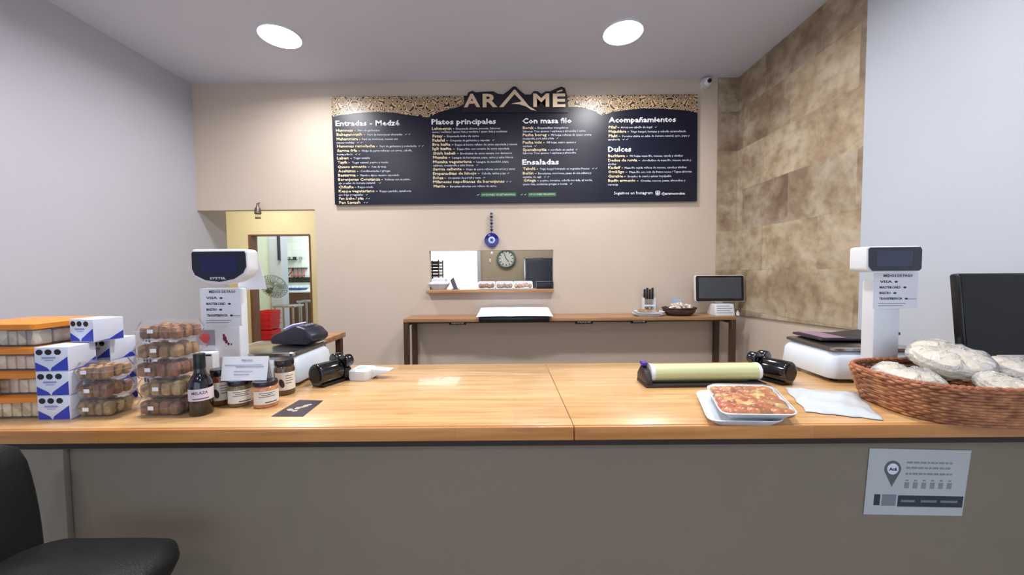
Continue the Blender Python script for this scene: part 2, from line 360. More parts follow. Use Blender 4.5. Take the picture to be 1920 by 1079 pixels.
# street front: low wall, piers and two big windows
g = G(); g.box(XL, XR, YF - .12, YF, 0, .45); g.box(XL, XR, YF - .12, YF, 2.75, HC)
g.box(XL, -2.5, YF - .12, YF, .45, 2.75); g.box(1.7, XR, YF - .12, YF, .45, 2.75); g.box(-.5, -.3, YF - .12, YF, .45, 2.75)
struct(g, 'wall_front', M_white)
for i, (a, b_) in enumerate(((-2.5, -.5), (-.3, 1.7))):
    g = G(); g.box(a, b_, YF - .1, YF - .03, .45, .5); g.box(a, b_, YF - .1, YF - .03, 2.7, 2.75); g.box(a, a + .05, YF - .1, YF - .03, .5, 2.7); g.box(b_ - .05, b_, YF - .1, YF - .03, .5, 2.7)
    fr = struct(g, 'window_%d' % (i + 1), M_chrome)
    G().box(a + .05, b_ - .05, YF - .07, YF - .064, .5, 2.7).obj('pane', M_glass, fr)
# stone-look cladding on the right wall, turning the corner onto the back wall
xs = ony(1344, 300, YB).x
g = G(); g.prism([(2.22, 1.085), (YB - .003, 1.035), (YB - .003, HC - .002), (2.22, HC - .002)], 0, XR - .014, XR - .001)
g.box(xs, XR - .015, YB - .014, YB - .002, 1.035, HC - .002)
struct(g, 'trim_1', cladding())
# rooms behind
struct(G().box(-6.2, 3.2, YB + T, 10, HC - .3, HC - .2), 'ceiling_kitchen', M_ceil)
yl, yr_, yt = ony(471, 500, 5.4).x, ony(582, 500, 5.4).x, ony(520, 441.5, 5.4).z
g = G(); g.box(-5.5, yl, 5.4, 5.5, 0, 2.9); g.box(yl, yr_, 5.4, 5.5, yt, 2.9); g.box(yr_, -1.75, 5.4, 5.5, 0, 2.9)
struct(g, 'wall_corridor', M_yellow)
g = G(); g.box(yl - .02, yl + .02, 5.385, 5.52, 0, yt + .012); g.box(yl + .02, yr_ + .005, 5.385, 5.52, yt - .004, yt + .012); g.box(yr_ - .006, yr_ + .010, 5.385, 5.52, 0, yt - .004)
struct(g, 'trim_2', mat('brown_door_frame', (120, 84, 62), .5, var=.1))
struct(G().box(-1.83, -1.75, YB + T, 5.39, 0, 2.9), 'wall_divider', M_yellow)
struct(G().box(-5.6, -5.5, 3.86, 9.9, 0, 2.9), 'wall_corridor_side', M_yellow)
struct(G().box(-5.5, XL - .121, 3.75, 3.85, 0, 2.9), 'wall_corridor_near', M_yellow)
g = G(); g.box(-1.74, 3.1, YK, YK + .1, 0, 2.9)
struct(g, 'wall_kitchen', mat('kitchen_wall_paint', (176, 164, 146), .7, var=.03))
struct(G().box(3.1, 3.2, YB, 9.9, 0, 2.9), 'wall_kitchen_right', M_white)
struct(G().box(-5.5, -2.3, 8.8, 8.9, 0, 2.9), 'wall_back_kitchen', tiles('white_wall_tiles', (226, 236, 236), (196, 206, 206), .2))
struct(G().box(-2.42, -2.3, 5.51, 8.79, 0, 2.9), 'wall_back_kitchen_right', M_white)
# partition seen through the doorway with a dark door edge
px0 = ony(512, 500, 6.9).x; px1 = ony(527.5, 500, 6.8).x
struct(G().box(-5.49, px0, 6.9, 7.0, 0, 2.9), 'wall_partition', mat('mint_wall_paint', (222, 236, 226), .6, var=.02))
struct(G().box(px0, px1, 6.8, 7.0, 0, 2.9), 'trim_3', M_white)
# bright white window wall seen through the hatch: the pane itself glows to stand in for daylight
k0, k1 = ony(790, 500, YK - .02).x, ony(896, 500, YK - .02).x; kt = 2.3; kb = .9
wf = struct(G().box(k0, k1, YK - .03, YK - .001, kb, kt).box(k1, k1 + .045, YK - .05, YK - .001, kb, kt), 'window_3', M_white)
G().box(k0 + .02, k1 - .01, YK - .036, YK - .031, kb + .02, kt - .02).obj('pane', emit('overexposed_daylight', (255, 252, 255), 1.9), wf)

# ------------------------------------------------------------------ ceiling lights
def downlight(x, y, label, power=20, col=(1, .98, .985)):
    t = thing('ceiling_light', label, 'ceiling light', (x, y, HC), 0, 'round ceiling downlights')
    G().lathe([(.139, -.001), (.148, -.001), (.148, -.006), (.142, -.012), (.139, -.010), (.139, -.001)]).obj('trim_ring', M_plast, t)
    G().lathe([(0, -.004), (.138, -.004), (.138, -.013), (0, -.020)]).obj('diffuser', emit('lamp_diffuser', (252, 248, 255), 14), t)
    l = area_light('downlight', (x, y, HC - .03), (0, 0, 0), .25, .25, power, col, 'DISK'); l.parent = t; l.location = (0, 0, -.03); l.data.spread = R(165)
p = onz(525, 67, HC); downlight(p.x, p.y, 'round glowing ceiling light above the doorway side, left of the menu board')
p = onz(1168, 60, HC); downlight(p.x, p.y, 'round glowing ceiling light over the right half of the menu board')
for x, y, w_ in ((-1.7, 1.4, 27), (.0, 1.3, 24), (.95, 1.35, 19), (-1.0, -1.2, 9), (.9, -1.2, 9)): downlight(x, y, 'unseen round ceiling light added for even light, above the counter or the customer side', w_)  # unseen downlights, added to light the counter and walls evenly

# ------------------------------------------------------------------ security camera
p = ony(1327, 152, YB - .06)
t = thing('security_camera', 'small white dome security camera at the top of the back wall', 'security camera', (p.x, YB - .055, p.z))
G().cyl((0, .055, 0.0), (0, .025, 0), .045, seg=24).obj('mount', M_plast, t)
G().ball((0, 0, -.005), .038, (1, 1, 1), 20).obj('housing', M_plast, t)
G().cyl((0, -.03, -.01), (0, -.042, -.014), .018, seg=16).obj('lens', M_gloss, t)

# ------------------------------------------------------------------ menu board
BY = YB - .03
def bp(px, py): v = ony(px, py, BY); return (v.x, v.z)
o0 = ony(964, 280, BY)
board = thing('menu_board', 'wide black menu board with gold lattice band and gold lettering', 'menu board', (0, 0, 0))
g = G(); g.prism([bp(621, 181), bp(1308, 177), bp(1307, 377), bp(628, 384)], 1, BY, YB - .002)
g.obj('panel', M_navy, board)
low = [(622, 220), (638, 216), (655, 214.5), (680, 211.5), (706, 210), (725, 210.5), (743, 212), (760, 215), (777, 217), (790, 219.5), (804, 220), (812, 216), (822, 211), (838, 206), (855, 202), (870, 196)]
up = [(870, 180), (621, 181.5)]
lowr = [(1064, 201), (1080, 200.5), (1093, 202), (1105, 206), (1116, 210), (1129, 217), (1137, 214), (1145, 211), (1158, 208.5), (1171, 207), (1190, 204.5), (1216, 203.5), (1245, 204), (1272, 205.7), (1290, 208), (1308, 212), (1308, 177.5), (1064, 179)]
g = G(); g.prism([bp(*q) for q in low + up], 1, BY - .002, BY - .0001); g.obj('lattice_band', lattice(), board)
G().prism([bp(*q) for q in lowr], 1, BY - .002, BY - .0001).obj('lattice_band', lattice(), board)
halo = [(868, 212), (867, 204), (873, 188), (878, 174), (886, 171), (893, 174), (903, 173), (925, 172), (934, 177), (944, 177.5), (953, 171), (962, 163), (967, 163), (975, 171), (984, 178), (995, 178), (1001, 171.5), (1008, 172), (1015, 177), (1023, 172), (1032, 172), (1040, 168), (1052, 163), (1059, 166), (1063, 180), (1065, 196), (1065, 212)]
M_bronze = mat('dark_logo_plate', (22, 20, 30), .3, var=.05)
G().prism([bp(*q) for q in halo], 1, BY - .008, BY - .0022).obj('logo_plate', M_bronze, board)
M_gold = mat('pale_gold_lettering', (228, 204, 170), .35, var=.04)
def lc(x, y): return bp(860 + x / 8.727, 150 + y / 8.727)
g = G(); ly = BY - .0085
def logo_letter(ch, x0, x1, ytop, ybot, bold=.03):
    c = G(); c.text(ch, 0, 1, 0, 1, 0, .003, bold, 6)
    vs = c.bm.verts; z0 = min(v.co.z for v in vs); z1 = max(v.co.z for v in vs)
    a = lc(x0, ybot); b = lc(x1, ytop)
    for v in vs: v.co = Vector((a[0] + v.co.x * (b[0] - a[0]), ly + v.co.y, a[1] + (v.co.z - z0) / (z1 - z0) * (b[1] - a[1])))
    me = bpy.data.meshes.new('t'); c.bm.to_mesh(me); c.bm.free(); g.bm.from_mesh(me); bpy.data.meshes.remove(me)
for a in (('A', 90, 350, 235, 455), ('R', 395, 635, 235, 455), ('M', 1220, 1480, 230, 450), ('E', 1540, 1745, 232, 452)): logo_letter(*a)
g.prism([lc(*q) for q in ((1600, 215), (1605, 196), (1685, 166), (1700, 176), (1690, 190))], 1, ly - .003, ly)
g.prism([lc(*q) for q in ((665, 452), (905, 168), (925, 168), (1060, 330), (1150, 438), (1270, 512), (1190, 498), (1100, 440), (1000, 410), (930, 402), (860, 402), (925, 382), (1018, 366), (1022, 350), (915, 240), (732, 452))], 1, ly - .003, ly)
g.obj('logo_lettering', M_gold, board)

M_head = mat('white_lettering', (240, 242, 248), .4, var=.02)
M_dish = mat('cream_lettering', (226, 208, 168), .4, var=.02)
M_desc = mat('small_grey_lettering', (196, 200, 214), .4, var=.02)
def line(g, s, x0, x1, yc, cap, bold):
    """one line of lettering fitted between two points of the board"""
    a = bp(x0, yc + cap / 2); b = bp(x1, yc + cap / 2)
    g.text(s, a[0], b[0], (a[1] + b[1]) / 2, cap / 700 * BY / .72, BY - .0005, .0006, bold, 1)
menu = [
 (('Entradas - Medzé', 629, 750, 231, 10.5), [
  ('Hummus -', 630, 667, 'Puré de garbanzos', 671, 712, 244.7), ('Babaganoush -', 631, 685, 'Puré de berenjenas ahumadas   ✓ ✓', 689, 770, 252.3),
  ('Muhammara -', 631, 676, 'Puré de morrones, nueces con', 679, 746, 260.9), (None, 0, 0, 'nueces molidas   ✓ ✓', 631, 680, 267.7),
  ('Hummus remolacha -', 632, 708, 'Puré de garbanzos y remolacha  ✓ ✓', 712, 795, 274.2), ('Sarma fría -', 632, 675, 'Hojas de parra rellenas con arroz, cebolla,', 679, 773, 282.6),
  (None, 0, 0, 'menta y limón   ✓ ✓', 632, 676, 289.6), ('Laban -', 632, 660, 'Yogur untable', 663, 694, 296.6), ('Tayik -', 633, 656, 'Yogur natural, pepino y menta', 660, 728, 304.7),
  ('Queso armenio -', 633, 693, 'Feta de vaca', 697, 724, 312.8), ('Aceitunas -', 634, 672, 'Condimentadas / griegas', 676, 732, 320.9),
  ('Basturma -', 634, 672, 'Fiambre típico vacuno especiado', 676, 749, 328.8), ('Berenjenas Constanza -', 634, 718, 'Rellenas con su punto,', 722, 770, 336.6),
  (None, 0, 0, 'ajo y salsa de tomate natural    ✓', 635, 715, 343.4), ('Chikufte -', 635, 668, 'Keppe crudo', 671, 700, 350.9),
  ('Keppe vegetariano -', 635, 708, 'Keppe partido, zanahoria', 712, 771, 358.5), (None, 0, 0, 'con trigo y vegetales   ✓', 635, 690, 365.5),
  ('Pan árabe / pita', 636, 682, '✓ ✓', 686, 694, 372.3), ('Pan Lavash', 636, 676, '✓ ✓', 682, 690, 380)]),
 (('Platos principales', 809, 930, 228, 10.5), [
  ('Lehmeyun -', 810, 852, 'Empanada abierta armenia. Sabores:', 855, 938, 241), (None, 0, 0, 'carne / verdura / queso feta y verdura / queso feta y aceitunas', 810, 951, 247),
  ('Fatay -', 811, 835, 'Empanada árabe de carne', 838, 898, 255.2), ('Falafel -', 811, 840, 'Croquetas de garbanzos y especias   ✓', 843, 927, 263.2),
  ('Bra kafta -', 811, 850, 'Keppe al horno relleno de carne especiada y nueces', 853, 970, 271), ('Içli kafta -', 811, 853, 'Keppe frito con corazón de carne especiada', 857, 955, 279),
  ('Shish kebab -', 812, 860, 'Brochettes de carne vacuna con damascos', 863, 960, 287.5), ('Musaka -', 812, 844, 'Lasagna de berenjenas, papa, carne y salsa blanca', 848, 962, 295.3),
  ('Musaka vegetariana -', 812, 890, 'Lasagna de zucchini, papa,', 893, 954, 303.4), (None, 0, 0, 'calabaza, mozzarella y salsa blanca   ✓', 812, 897, 310.2),
  ('Sarma caliente -', 812, 871, 'Hojas de parra rellenas con arroz y carne', 874, 966, 317.2), ('Empanaditas de hinojo -', 812, 899, 'Cebolla, tahina y ajo ✓', 903, 955, 325.3),
  ('Bohça -', 812, 836, 'Croquetas de perejil y nuez   ✓', 840, 910, 333.4), ('Milanesas napolitanas de berenjenas', 812, 946, '✓ ✓', 949, 959, 340.7),
  ('Mante -', 813, 840, 'Barquitas abiertas con relleno de carne', 844, 931, 349.3)]),
 (('Con masa filo', 979, 1072, 226.5, 10.5), [
  ('Borek -', 980, 1005, 'Empanaditas triangulares', 1008, 1065, 239.7), (None, 0, 0, 'Sabores: Tres quesos / espinaca y almendra / carne', 980, 1098, 246),
  ('Pasha boreg -', 980, 1030, 'Mil hojas rellenas de queso crema', 1033, 1109, 253), (None, 0, 0, 'mozzarella, port salut y feta   ✓', 980, 1047, 259.7),
  ('Pasha mix -', 980, 1021, 'Mil hojas, cuatro quesos y', 1025, 1080, 267), (None, 0, 0, 'espinaca   ✓', 980, 1006, 274),
  ('Spanakopita -', 980, 1030, 'enrollado en espiral  ✓', 1032, 1083, 280.8), (None, 0, 0, 'Sabores: Tres quesos / espinaca y almendra', 980, 1080, 287)]),
 (('Ensaladas', 979, 1048, 304, 10.5), [
  ('Tabulé -', 980, 1009, 'Trigo burgol hidratado en vegetales frescos   ✓ ✓', 1012, 1120, 316.5), ('Belén -', 980, 1006, 'Berenjenas, morrones, pasas de uva sultana y', 1009, 1109, 325),
  (None, 0, 0, 'castañas de cajú   ✓ ✓', 980, 1030, 332), ('Griega -', 981, 1010, 'pepino, tomates, cebolla morada, ají verde,', 1013, 1111, 338.3), (None, 0, 0, 'queso feta, aceitunas griegas y menta   ✓', 980, 1073, 345.3)]),
 (('Acompañamientos', 1141, 1268, 224.5, 10.5), [
  ('Pilaf -', 1141, 1161, 'Arroz con cabello de ángel   ✓', 1164, 1232, 238.7), ('Mujaddara -', 1141, 1179, 'Trigo burgol, lentejas y cebolla caramelizada', 1182, 1286, 246.6),
  ('Plaki -', 1141, 1163, 'Porotos alubia en salsa de tomate natural, apio, papa y', 1167, 1293, 255), (None, 0, 0, 'zanahoria   ✓ ✓', 1140, 1178, 261.7)]),
 (('Dulces', 1140, 1184, 280, 10.5), [
  ('Backlawa -', 1140, 1177, 'Mil hojas masa filo, nueces, canela y almíbar', 1181, 1281, 292.4), ('Dedos de novia -', 1140, 1200, 'Arrolladitos de masa filo, nueces, canela y', 1204, 1296, 300.6),
  (None, 0, 0, 'almíbar', 1140, 1156, 308), ('Kadaif -', 1140, 1168, 'Masa filo tejida rellena de nueces, canela y almíbar', 1171, 1288, 314.4),
  ('Ombligo -', 1140, 1176, 'Masa filo con mix de frutos secos / Tapas abiertas', 1180, 1297, 322.4), ('Gurabie -', 1140, 1173, 'Bocados de maní y azúcar impalpable', 1177, 1259, 330.6),
  ('Budín armenio -', 1140, 1197, 'Ciruelas, nueces, pasas, almendras y', 1201, 1285, 338.8), (None, 0, 0, 'naranja', 1140, 1159, 346.4)])]
for (ht, hx0, hx1, hy, hc), rows in menu:
    g = G(); line(g, ht, hx0, hx1, hy, hc * .92, .03)
    h = g.obj('menu_heading', M_head, board, smooth=3)
    g1, g2 = G(), G()
    for nm, a, b, ds, c, d, yy in rows:
        if nm: line(g1, nm, a, b, yy, 5.0, .034)
        if ds: line(g2, ds, c, d, yy, 3.7, .024)
    g1.obj('dish_names', M_dish, h, smooth=3); g2.obj('dish_descriptions', M_desc, h, smooth=3)
M_green = mat('green_label', (24, 92, 44), .4)
g = G()
for a, b in ((901, 968), (990, 1043)): g.prism([bp(a, 361.5), bp(b, 361), bp(b, 368.5), bp(a, 369.5)], 1, BY - .0004, BY)
gl = g.obj('green_labels', M_green, board)
g = G(); 
def lgt(s, x0, x1, yc, cap, bold=.01, dy=.001):
    a = bp(x0, yc + cap / 2); b = bp(x1, yc + cap / 2); g.text(s, a[0], b[0], (a[1] + b[1]) / 2, cap / 700 * BY / .72, BY - dy, .0006, bold, 1)
lgt('OPCIONES VEGETARIANAS', 903, 966, 365.3, 3.4); lgt('OPCIONES VEGANAS', 992, 1041, 364.6, 3.4); lgt('✓', 894, 899, 365.5, 4); lgt('✓ ✓', 976, 987, 365, 4)
g.obj('label_lettering', mat('pale_green_lettering', (196, 224, 200), .4), gl, smooth=3)
g = G(); lgt('Seguinos en Instagram', 1151, 1224, 362, 5.6, .01); lgt('@aramecocina', 1240, 1284, 363, 4.6, .03)
a0, a1 = bp(1229, 366.5), bp(1238, 358); 
g.box(a0[0], a1[0], BY - .0008, BY - .0001, a0[1], a0[1] + .006); g.box(a0[0], a1[0], BY - .0008, BY - .0001, a1[1] - .006, a1[1]); g.box(a0[0], a0[0] + .008, BY - .0008, BY - .0001, a0[1], a1[1]); g.box(a1[0] - .008, a1[0], BY - .0008, BY - .0001, a0[1], a1[1])
cx_, cz_ = (a0[0] + a1[0]) / 2, (a0[1] + a1[1]) / 2
g.prism([(cx_ - .015, cz_ - .012), (cx_ + .015, cz_ - .012), (cx_, cz_ + .014)], 1, BY - .0008, BY - .0001)
g.obj('footer_lettering', M_head, board, smooth=3)

# ------------------------------------------------------------------ hanging charms
p0, p1 = ony(920, 404, YB - .02), ony(922, 463, YB - .02); pc = ony(922, 450.5, YB - .02)
t = thing('eye_charm', 'round blue glass eye amulet hanging on a bead string above the hatch', 'amulet', (pc.x, YB, pc.z))
top = p0.z - pc.z
rr = .066
def disc(r, y0, y1, seg=32): return G().cyl((0, y0, 0), (0, y1, 0), r, seg=seg, bev=.002 if r > .03 else 0)
disc(rr, -.03, -.012).obj('eye_disc', mat('cobalt_glass', (16, 20, 120), .1, coat=.5, var=.1), t)
e = disc(.031, -.0335, -.0302, 24).obj('white_ring', M_plast, t); disc(.022, -.0355, -.0337, 20).obj('pale_blue_ring', mat('pale_blue_glass', (120, 160, 230), .15), e); disc(.010, -.038, -.0357, 16).obj('pupil', M_ink, e)
g = G(); g.cyl((0, -.02, rr), (0, -.02, top), .003, seg=6); g.cyl((0, -.02, -rr), (0, -.02, -rr - .05), .002, seg=6); g.obj('string', M_grey, t)
for i in range(6):
    G().ball((0, -.02, rr + .028 + i * .03), .014, (1, 1, .8), 12).obj('bead', [M_ink, mat('purple_bead', (90, 80, 150), .2)][i % 2], t)
G().ball((0, -.02, -rr - .055), .012, (1, 1, 1.3), 12).obj('bead', M_plast, t, 'clear white end bead')
G().cyl((0, -.0005, top), (0, -.03, top), .006, seg=8).obj('nail', M_steel, t)

pc = ony(484.5, 392, YB - .02)
t = thing('hanging_charm', 'small brown figure charm hanging over the top edge of the doorway', 'charm', (pc.x, YB, pc.z))
Mc = mat('aged_brass', (112, 98, 90), .4, .6, var=.3, scale=60)
G().lathe([(0, .05), (.008, .05), (.012, .02), (.024, 0), (.03, -.045), (.024, -.05), (0, -.05)], (0, -.03, 0), 14).obj('figure', Mc, t)
G().cyl((0, -.022, .05), (0, -.001, .062), .004, seg=8).obj('hook', Mc, t)
for dx in (-.018, 0, .018): G().tube([(dx, -.03, -.05), (dx, -.03, -.078)], .0018, 6).ball((dx, -.03, -.085), .009, seg=8).obj('pendant', Mc, t)

# ------------------------------------------------------------------ hatch shelf and what stands on it
a, b = ony(799, 543, YB - .07), ony(1038.5, 542, YB - .07)
zs = wb_ + .002
sh = G().box(a.x, b.x, YB - .075, YB + T + .1, zs - .032, zs, .004).obj('serving_hatch_shelf', M_shelfw)
tag(sh, 'narrow wooden shelf board along the bottom of the serving hatch', 'shelf')
zs += .0005
def on_sill(px, y): return ony(px, 540, y).x
# clock on the kitchen wall
p = ony(949, 485, YK - .03)
t = thing('wall_clock', 'round grey-green wall clock seen through the serving hatch', 'clock', (p.x, YK, p.z))
Mr = mat('clock_rim', (112, 128, 126), .4)
G().lathe([(.105, 0), (.145, 0), (.145, .03), (.13, .042), (.112, .03)], (0, 0, 0), 36, Matrix.Rotation(R(90), 4, 'X')).obj('rim', Mr, t)
G().cyl((0, -.002, 0), (0, -.02, 0), .112, seg=36).obj('dial', mat('clock_dial', (206, 214, 208), .5), t)
g = G()
for i in range(12):
    c = Matrix.Rotation(R(30 * i), 4, 'Y'); g.box(-.005, .005, -.023, -.0202, .085, .105, M=c)
g.obj('hour_marks', M_ink, t)
G().box(-.004, .004, -.026, -.0235, -.01, .062, M=Matrix.Rotation(R(140), 4, 'Y')).obj('hour_hand', M_ink, t)
G().box(-.003, .003, -.029, -.0265, -.01, .09, M=Matrix.Rotation(R(-20), 4, 'Y')).obj('minute_hand', M_ink, t)
# small white wall thing beside the clock
p = ony(919, 489, YK - .02)
t = thing('wall_thermometer', 'tiny white hanging tag on the wall left of the clock', 'tag', (p.x, YK, p.z))
G().box(-.014, .014, -.008, -.001, -.03, .03, .003).obj('body', M_plast, t); G().cyl((0, -.002, .03), (0, -.006, .05), .003, seg=6).obj('hook', M_steel, t)
# dark door of an appliance in the kitchen
a, b = ony(985, 485, 5.2), ony(1045, 560, 5.2)
t = thing('refrigerator', 'dark blue-grey upright appliance behind the hatch at its right end', 'refrigerator', ((a.x + b.x) / 2, 5.3, 0))
hw = (b.x - a.x) / 2
G().box(-hw, hw, -.06, .28, .02, a.z, .01).obj('cabinet', mat('slate_blue_metal', (74, 80, 96), .35, .3), t)
G().box(-hw + .03, hw - .01, -.075, -.062, .1, a.z - .04, .004).obj('door', mat('slate_blue_door', (66, 72, 90), .2, .2), t)
G().box(-hw - .012, -hw, -.062, .0, .02, a.z + .012).box(-hw - .012, hw, -.062, 0, a.z + .001, a.z + .014).obj('frame_edge', M_chrome, t)
# rack by the bright window
a, b = ony(806, 488, 5.3), ony(827, 535, 5.3)
t = thing('wire_rack', 'tall dark rack of stacked trays against the bright window', 'rack', ((a.x + b.x) / 2, 5.3, 0)); hw = (b.x - a.x) / 2
for sx in (-1, 1):
    for sy in (-1, 1): G().box(sx * hw - .008, sx * hw + .008, sy * .15 - .008, sy * .15 + .008, 0, a.z).obj('post', M_darkw, t)
for i in range(9): G().box(-hw, hw, -.15, .15, a.z - .02 - i * .045 - .036, a.z - .02 - i * .045, .003).obj('tray', [M_ink, mat('dark_tray', (84, 76, 78), .4, .5)][i % 2], t)
for i, zz in enumerate((.5, .2)): G().box(-hw, hw, -.15, .15, zz, zz + .02).obj('tray', M_ink, t)
# stack of white lidded tubs, leaning frame, foil trays, dark box
p = on_sill(823, YB - .01)
M_tub = mat('white_tub', (226, 232, 238), .4)
t = thing('food_tub', 'white lidded tub at the left end of the hatch shelf', 'tub', (p, YB + .02, zs), 0)
G().loops([[(x, y, z) for x, y in rrect(a_, b_, .03)] for a_, b_, z in ((.062, .045, 0), (.085, .06, .035), (.09, .063, .05))]).obj('bowl', mat('grey_tub', (186, 184, 186), .4), t)
G().loops([[(x, y, z) for x, y in rrect(a_, b_, .03)] for a_, b_, z in ((.093, .066, .0505), (.093, .066, .06), (.07, .05, .075), (.068, .048, .1), (.05, .035, .11))]).obj('lid', M_tub, t)
p = on_sill(850, YB)
t = thing('card_holder', 'small dark leaning card stand beside the white tub', 'card stand', (p, YB + .035, zs))
G().prism([(0, 0), (.035, 0), (-.005, .11), (-.03, .085)], 1, -.03, .03).obj('card', mat('mauve_card', (96, 84, 104), .5), t); G().box(-.02, .05, -.032, .032, -.0, .004).obj('foot', M_ink, t)
foods = [[(150, 112, 88), (120, 84, 62), (176, 140, 116)], [(140, 116, 108), (170, 150, 140), (110, 90, 78)], [(196, 160, 140), (140, 96, 74), (216, 190, 172)]]
for i, (px, w_, lb) in enumerate(((912, 33, 'leftmost of the three food trays on the hatch shelf, brown filling'), (946, 33, 'middle one of the three food trays on the hatch shelf, grey-brown filling'), (981, 36, 'rightmost of the three food trays on the hatch shelf, pinkish filling'))):
    x = on_sill(px, YB - .02); hw = w_ * 3.48 / 1400
    t = thing('food_tray', lb, 'food tray', (x, YB + .005, zs), 0, 'film-wrapped trays on the hatch shelf')
    T_ = Matrix.Translation((0, 0, .038)) @ Matrix.Rotation(R(38), 4, 'X')
    g = G().loops([[(x_, y, z) for x_, y in rrect(a_, b_, .015)] for a_, b_, z in ((hw - .015, .04, -.018), (hw, .055, 0), (hw - .006, .049, 0), (hw - .018, .037, -.014))], True, True); g.move(T_); g.obj('tray', M_tub, t)
    g = G()
    for k in range(5): g.ball((-hw + .025 + (2 * hw - .05) * k / 4, random.uniform(-.01, .01), -.003), .019, (1, 1.5, .55), 10)
    g.move(T_); g.obj('filling', speckle('hatch_food_%d' % i, foods[i], 90), t)
p = on_sill(1021, YB)
t = thing('dark_box', 'low navy-black box at the right end of the hatch shelf', 'box', (p, YB + .03, zs))
G().box(-.075, .075, -.05, .05, 0, .055, .006).obj('box', mat('navy_box', (20, 22, 40), .3), t); G().box(-.078, .078, -.053, .053, .0555, .068, .004).obj('lid', mat('navy_lid', (28, 30, 52), .3), t)

# ------------------------------------------------------------------ tall console table at the back wall
TZ = 1.055; ty0, ty1 = 3.19, 3.492
tx0, tx1 = onz(760, 597, TZ).x, onz(1383, 594, TZ).x
t = thing('console_table', 'long narrow brown table with dark legs along the back wall', 'table', ((tx0 + tx1) / 2, (ty0 + ty1) / 2, 0)); hx, hy = (tx1 - tx0) / 2, (ty1 - ty0) / 2
G().box(-hx, hx, -hy, hy, TZ - .03, TZ, .003).obj('tabletop', M_brown, t)
for sx in (-1, 1):
    for sy in (-1, 1): G().box(sx * (hx - .022) - .021, sx * (hx - .022) + .021, sy * (hy - .022) - .02, sy * (hy - .022) + .02, 0, TZ - .0305).obj('leg', M_darkw, t)
    G().box(sx * (hx - .022) - .018, sx * (hx - .022) + .018, -hy + .043, hy - .043, TZ - .062, TZ - .0305).obj('side_rail', M_darkw, t)
G().box(-hx + .045, hx - .045, hy - .03, hy - .012, TZ - .075, TZ - .0305).obj('back_rail', M_darkw, t)
G().box(-hx + .045, hx - .045, -hy + .075, -hy + .09, TZ - .05, TZ - .0305).obj('front_rail', M_darkw, t)
cx = (tx0 + tx1) / 2
for px, w_ in ((858, 32), (1095, 34), (1198, 30)):
    q = ony(px, 605, ty0 + .06); hw = w_ * 3.25 / 1400
    m_ = G().box(q.x - cx - hw, q.x - cx + hw, -hy + .06, -hy + .074, TZ - .062, TZ - .031, .003).obj('drawer_tag', M_ink, t, 'small black tag with pale lettering')
    G().text('MADE', q.x - cx - hw * .7, q.x - cx + hw * .75, TZ - .053, .018, -hy + .0595, .0006, .03).obj('lettering', M_tub, m_, smooth=3)
TZ += .0005
# open white sheet draped over the front edge
pa, pb = onz(889, 604, TZ), onz(1040, 601, TZ)
x0, x1 = pa.x, pb.x
def shf(u, v):
    x = x0 + (x1 - x0) * u + (.012 * (1 - 2 * u)) * (1 - v); arch = .022 * abs(math.sin(math.pi * u * 1.0)) ** .5
    fold = -.012 * math.exp(-((u - .45) / .06) ** 2)
    s = v * .30
    y = 3.455 - s * 1.08; z = TZ + .045 * (1 - v) ** 1.2 + arch * .3 + fold * .2 + .0185
    return (x, y, z)
sp = G().sheet(shf, 40, 14, .0015).obj('menu_folder_sheet', mat('pale_blue_paper', (224, 232, 246), .6, var=.02, scale=6))
tag(sp, 'large open white booklet hanging over the front edge of the back table', 'booklet')
t = thing('black_tray', 'flat black tray lying under the open white booklet', 'tray', ((x0 + x1) / 2, 3.29, TZ))
g = G().box(-(x1 - x0) / 2 + .02, (x1 - x0) / 2 - .03, -.135, .14, 0, .012, .004); g.box(-(x1 - x0) / 2 + .02, (x1 - x0) / 2 - .03, -.138, -.118, -.03, .012, .004)
g.obj('tray', M_black, t)
# cutlery rack, trays, basket, card, screen
t = thing('utensil_holder', 'small white rack holding black-handled knives on the back table', 'utensil holder', (onz(1214, 588, TZ).x, 3.44, TZ))
G().box(-.05, .05, -.035, .035, 0, .012, .003).obj('base', M_plast, t)
for sx in (-1, 1): G().box(sx * .05 - .004, sx * .05 + .004, -.03, .03, .012, .15).obj('side_frame', M_tub, t)
G().box(-.046, .046, -.03, -.024, .07, .085).box(-.046, .046, .024, .03, .07, .085).obj('cross_bar', M_tub, t)
for i, dx in enumerate((-.036, -.012, .012, .036)):
    th_ = thing('table_knife', 'black-handled knife in the rack, %s' % ('leftmost', 'second from the left', 'third from the left', 'rightmost')[i], 'knife', (t.location.x + dx, 3.44, TZ + .013), 0, 'knives in the rack on the back table')
    G().box(-.006, .006, -.001, .001, 0, .12).obj('blade', M_chrome, th_)
    G().box(-.010, .010, -.008, .008, .1205, .215 + .012 * (i % 2), .006).obj('handle', M_black, th_)
for k, (px, dx, lb) in enumerate(((1194, 0, 'lower of the two white food trays left of the bread basket, sticking out'), (1198, .03, 'upper of the two white food trays left of the bread basket, reddish filling'))):
    q = onz(px, 586, TZ); t = thing('food_tray', lb, 'food tray', (q.x, 3.285 + .01 * k, TZ + k * .0205), R(-4 + 7 * k), 'trays on the back table')
    G().loops([[(x_, y, z) for x_, y in rrect(a_, b_, .02)] for a_, b_, z in ((.095, .06, 0), (.118, .08, .02), (.112, .074, .02), (.09, .056, .007))]).obj('tray', M_tub, t)
    if k:
        g = G()
        for i in range(16): g.ball((random.uniform(-.08, .08), random.uniform(-.045, .045), .02), .018, (1.2, 1.1, .7), 9)
        g.obj('filling', speckle('table_food', [(170, 118, 84), (140, 90, 66), (190, 150, 110), (150, 140, 90)], 70), t)
q = onz(1238, 588, TZ)
